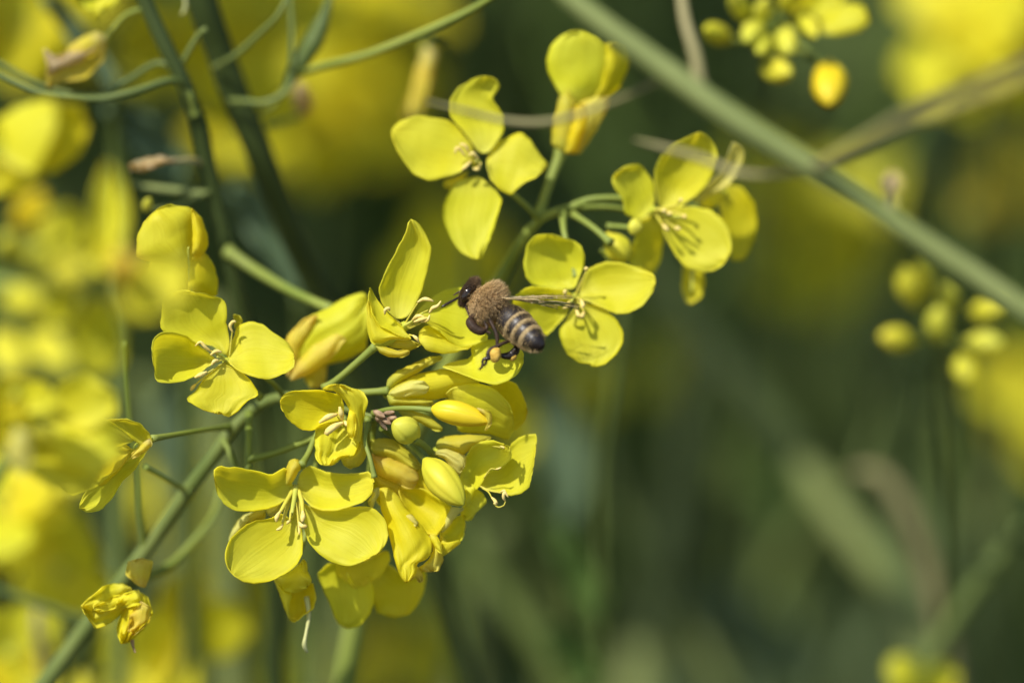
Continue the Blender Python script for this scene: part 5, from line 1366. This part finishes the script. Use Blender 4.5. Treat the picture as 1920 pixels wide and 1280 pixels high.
# near hind leg: thigh, broad shin that carries the pollen, foot
limb([(560, 640, -.9), (600, 720, -1.2), (660, 790, -1.4), (700, 840, -1.6)], [.22, .22, .2, .18], 3)
limb([(700, 850, -1.6), (640, 870, -2.0), (560, 910, -2.4), (490, 940, -2.6), (450, 985, -2.7)], [.17, .2, .22, .2, .2], 3)
limb([(455, 985, -2.7), (465, 1040, -2.7), (440, 1050, -2.7), (410, 1050, -2.7)], [.24, .26, .22, .18], 4)
limb([(415, 1045, -2.7), (392, 1085, -2.7), (398, 1120, -2.7), (375, 1165, -2.7)], [.15, .13, .13, .10], 4)
limb([(440, 1060, -2.5), (430, 1110, -2.5), (400, 1130, -2.5)], [.13, .11, .09], 4)
limb([(375, 1160, -2.7), (355, 1172, -2.7)], [.08, .05], 4)
# far hind leg: dark broad shin under the abdomen
limb([(690, 800, -.2), (740, 850, -.4), (785, 900, -.6), (770, 960, -.8), (715, 1010, -1.0), (650, 1020, -1.2), (600, 1010, -1.4)], [.25, .3, .36, .46, .48, .38, .2], 4)
# antennae
limb([(175, 330, .4), (150, 340, .2), (125, 350, 0), (60, 385, -.3), (-40, 440, -.6), (-75, 460, -.6)], [.10, .11, .11, .14, .15, .10], 4)
limb([(160, 280, 1.8), (120, 290, 1.9), (60, 330, 2.0)], [.08, .09, .07], 4)
# tongue sheath and jaw
limb([(190, 380, .6), (205, 450, .4), (230, 520, .1), (245, 580, -.2)], [.3, .2, .12, .07], 3)

me0 = bpy.data.meshes.new('body_source')
me0.from_pydata([tuple(v) for v in src_v], [], src_f)
tmp = bpy.data.objects.new('body_source', me0)
col.objects.link(tmp)
rm = tmp.modifiers.new('r', 'REMESH'); rm.mode = 'VOXEL'; rm.voxel_size = 0.055; rm.use_smooth_shade = True
sm_ = tmp.modifiers.new('s', 'SMOOTH'); sm_.factor = 0.5; sm_.iterations = 3
dg = bpy.context.evaluated_depsgraph_get(); dg.update()
me1 = bpy.data.meshes.new_from_object(tmp.evaluated_get(dg))
bvh = BVHTree.FromPolygons([tuple(v) for v in src_v], src_f)
bands = np.zeros(len(me1.vertices), dtype=np.float32)
vmat = np.zeros(len(me1.vertices), dtype=np.int32)
for i, v in enumerate(me1.vertices):
    loc, nn, fi, dd = bvh.find_nearest(v.co)
    vmat[i] = src_m[fi]
    if src_m[fi] == 0:
        ws = [1 / ((Vector(src_v[q]) - loc).length + 1e-4) for q in src_f[fi]]
        bands[i] = sum(w * src_b[q] for w, q in zip(ws, src_f[fi])) / sum(ws)
for mk in ('abdomen', 'fur_tan_skin', 'fur_dark_skin', 'leg_brown', 'chitin'):
    if mk == 'fur_tan_skin':
        simple('thorax', (0.20, 0.125, 0.055), (0.36, 0.24, 0.115), 1500, 0.8, 0.2, bump=0.5, dist=0.00005); mk = 'thorax'
    if mk == 'fur_dark_skin':
        simple('head', (0.014, 0.009, 0.006), (0.035, 0.02, 0.012), 1500, 0.5, 0.4, bump=0.4, dist=0.00005); mk = 'head'
    me1.materials.append(M[mk])
for p_ in me1.polygons:
    p_.material_index = int(np.bincount(vmat[list(p_.vertices)]).argmax())
    p_.use_smooth = True
at = me1.attributes.new('band', 'FLOAT', 'POINT')
at.data.foreach_set('value', bands)
me1.transform(Matrix.Scale(1 / S, 4))
me1.name = 'body'
body = bpy.data.objects.new('body', me1)
link(body, bee)
bpy.data.objects.remove(tmp)

# eye patches, wings and fur
HT = (mmv(268, 300, .9) - mmv(190, 262, 1.1)).normalized()
mb = MB()


def ellipsoid(mb, c, ax, mat, n=14):
    vs, fs = [], []
    for i in range(n + 1):
        for k in range(2 * n):
            th, ph_ = math.pi * i / n, math.pi * k / n
            vs.append(c + ax[0] * (math.sin(th) * math.cos(ph_)) + ax[1] * (math.sin(th) * math.sin(ph_)) + ax[2] * math.cos(th))
    for i in range(n):
        for k in range(2 * n):
            k2 = (k + 1) % (2 * n)
            fs.append((i * 2 * n + k, i * 2 * n + k2, (i + 1) * 2 * n + k2, (i + 1) * 2 * n + k))
    mb.add(vs, fs, mat)


upd = (CRT * 0.45 + CUP * 0.72)
ellipsoid(mb, bp_(212, 312, -.15), (upd.normalized() * 0.00095, CDIR * 0.00042, upd.normalized().cross(CDIR) * 0.0005), 'bee_eye')
mb.build('eye', bee)
mb = MB()
ellipsoid(mb, bp_(225, 262, 2.2), (upd.normalized() * 0.00095, CDIR * 0.00042, upd.normalized().cross(CDIR) * 0.0005), 'bee_eye')
mb.build('eye', bee)


def pollen_ball(c, ax):
    mb = MB()
    ellipsoid(mb, c, ax, 'pollen', 12)
    for q in mb.v:
        q += (q - c) * (0.16 * noise.noise((q - c) * 1900))
    return mb.build('pollen_load', bee)


pollen_ball(bp_(540, 1005, -2.5), (CRT * 0.00070 + CUP * 0.0001, CUP * 0.00082, CDIR * 0.0006))
pollen_ball(bp_(740, 1025, -1.0), (CRT * 0.00042 + CUP * 0.0003, CUP * 0.00040 - CRT * 0.0002, CDIR * 0.0004))


def wing(root, lx, ly, ld, chord, length, width, hind=False):
    """a clear veined wing: root point, length direction and chord direction in (right, up, away)"""
    L_ = (CRT * lx + CUP * ly + CDIR * ld).normalized()
    C_ = (CRT * chord[0] + CUP * chord[1] + CDIR * chord[2]).normalized()
    C_ = (C_ - L_ * C_.dot(L_)).normalized()
    N_ = L_.cross(C_)
    n, m = 16, 8
    up_ = lambda t: 0.10 + 0.10 * t * 0.6 if not hind else 0.05
    lo_ = lambda t: 0.16 + 0.95 * math.sin(math.pi * min(1, t * 0.93 + 0.06)) ** 0.7
    pt = lambda t, s: root + L_ * (length * t) + C_ * (width * (-(up_(t)) * (1 - t ** 6) + (up_(t) + lo_(t)) * (1 - 0.55 * t ** 8) * s)) + N_ * (0.0003 * math.sin(s * 9 + t * 3) * t + 0.0006 * t * t)
    vs, fs = [], []
    for i in range(n + 1):
        for j in range(m + 1):
            vs.append(pt(i / n, j / m))
    for i in range(n):
        for j in range(m):
            a = i * (m + 1) + j
            fs.append((a, a + 1, a + m + 2, a + m + 1))
    mb = MB(); mb.add(vs, fs, 'wing_membrane')
    o = mb.build('hind_wing' if hind else 'fore_wing', bee)
    mv_ = MB()
    for (s0, s1, e) in ((0.02, 0.02, 1.0), (0.12, 0.35, 0.9), (0.2, 0.7, 0.75), (0.3, 0.95, 0.6)):
        pts = [pt(e * k / 10, s0 + (s1 - s0) * (k / 10) ** 1.5) for k in range(11)]
        tube_w(mv_, pts, [0.00004 * (1 - 0.05 * k) for k in range(11)], 'wing_vein', 5)
    for (t, s0, s1) in ((0.35, 0.05, 0.4), (0.5, 0.15, 0.55), (0.62, 0.05, 0.5), (0.75, 0.05, 0.45)):
        tube_w(mv_, [pt(t + 0.04 * k / 4, s0 + (s1 - s0) * k / 4) for k in range(5)], [0.000025] * 5, 'wing_vein', 5)
    mv_.build('wing_vein', o)
    return o


wing(bp_(610, 352, -1.4), 1.0, -0.05, 0.05, (0.05, -0.035, -1.0), 0.0086, 0.0028)
wing(bp_(640, 362, -1.2), 1.0, -0.06, 0.10, (0.05, -0.04, -1.0), 0.0060, 0.0022, True)
wing(bp_(610, 340, 1.6), 0.95, -0.06, 0.35, (-0.2, 0.04, 1.0), 0.0086, 0.0028)
wing(bp_(635, 350, 1.5), 0.95, -0.07, 0.4, (-0.2, 0.04, 1.0), 0.0060, 0.0022, True)


def fur(name, mat, lo, hi, count, ln, lean, rad, seed, cond=None):
    r = random.Random(seed)
    mb = MB()
    vs, fs = [], []
    rows = [i for i in range(NR) if lo <= cum[i] / tot_s <= hi]
    wts = [sm[i][3] for i in rows]
    for _ in range(count):
        i = r.choices(rows, wts)[0]
        i = min(i, NR - 2)
        k = r.random() * SD
        k0 = int(k) % SD; k1 = (k0 + 1) % SD; fk = k - int(k)
        p = src_v[i * SD + k0] * (1 - fk) + src_v[i * SD + k1] * fk
        p = p + (src_v[(i + 1) * SD + k0] - src_v[i * SD + k0]) * r.random()
        nrm = src_n[i * SD + k0]
        tt = (cum[i] / tot_s - WAIST) / (1 - WAIST)
        if cond and not cond(tt, nrm, r):
            continue
        tdir = (ctr_l[i + 1] - ctr_l[i]).normalized()
        dr = (nrm + tdir * lean + Vector((r.gauss(0, .3), r.gauss(0, .3), r.gauss(0, .3)))).normalized()
        l_ = r.uniform(*ln)
        sd_ = dr.cross(Vector((r.random(), r.random(), r.random()))).normalized()
        s2 = dr.cross(sd_)
        crv = (tdir * 0.25 + Vector((0, 0, -0.1))) * l_ * 0.6
        b = len(vs)
        for (f_, w) in ((-0.1, 1.0), (0.5, 0.8)):
            q = p + dr * (l_ * f_) + crv * (max(f_, 0) ** 2)
            for a in range(3):
                an = a * 2.0944
                vs.append(q + (sd_ * math.cos(an) + s2 * math.sin(an)) * rad * w)
        vs.append(p + dr * l_ + crv)
        for a in range(3):
            c_ = (a + 1) % 3
            fs.append((b + a, b + c_, b + 3 + c_, b + 3 + a))
            fs.append((b + 3 + a, b + 3 + c_, b + 6))
    mb.add([BO + v / S for v in vs], fs, mat)
    o = mb.build(name, bee)
    o['kind'] = 'stuff'
    return o


fur('thorax_fur', 'fur_tan', NECK * 0.97, WAIST * 0.985, 5200, (.35, 1.0), 0.35, .022, 1)
fur('thorax_fur', 'fur_brown', NECK * 0.99, WAIST * 0.97, 2600, (.3, .85), 0.35, .022, 9,
    lambda tt, n_, r: noise.noise(n_ * 2.3 + Vector((3, 1, 7))) > -0.05)
fur('head_fur', 'fur_dark', 0.02, NECK, 2600, (.25, .75), -0.1, .018, 2)
fur('abdomen_fur', 'fur_pale', WAIST, 0.93, 9000, (.16, .34), 1.3, .013, 3, lambda tt, n_, r: r.random() < band(tt) + 0.16)
fur('belly_fur', 'fur_tan', WAIST, 0.97, 3500, (.15, .45), 0.8, .013, 4, lambda tt, n_, r: (n_.z < -0.55) or tt < 0.08)


def leg_fur(count, seed):
    r = random.Random(seed)
    vs, fs = [], []
    for _ in range(count):
        i = r.randrange(nbody, len(src_v))
        p = src_v[i]
        dr = Vector((r.gauss(0, 1), r.gauss(0, 1), r.gauss(-0.3, 1))).normalized()
        l_ = r.uniform(.22, .5)
        sd_ = dr.cross(Vector((r.random(), r.random(), r.random()))).normalized()
        s2 = dr.cross(sd_)
        b = len(vs)
        for a in range(3):
            vs.append(p + (sd_ * math.cos(a * 2.0944) + s2 * math.sin(a * 2.0944)) * .012)
        vs.append(p + dr * l_)
        fs.extend([(b, b + 1, b + 3), (b + 1, b + 2, b + 3), (b + 2, b, b + 3)])
    mb = MB()
    mb.add([BO + v / S for v in vs], fs, 'fur_dark')
    o = mb.build('leg_fur', bee)
    o['kind'] = 'stuff'


leg_fur(1500, 21)
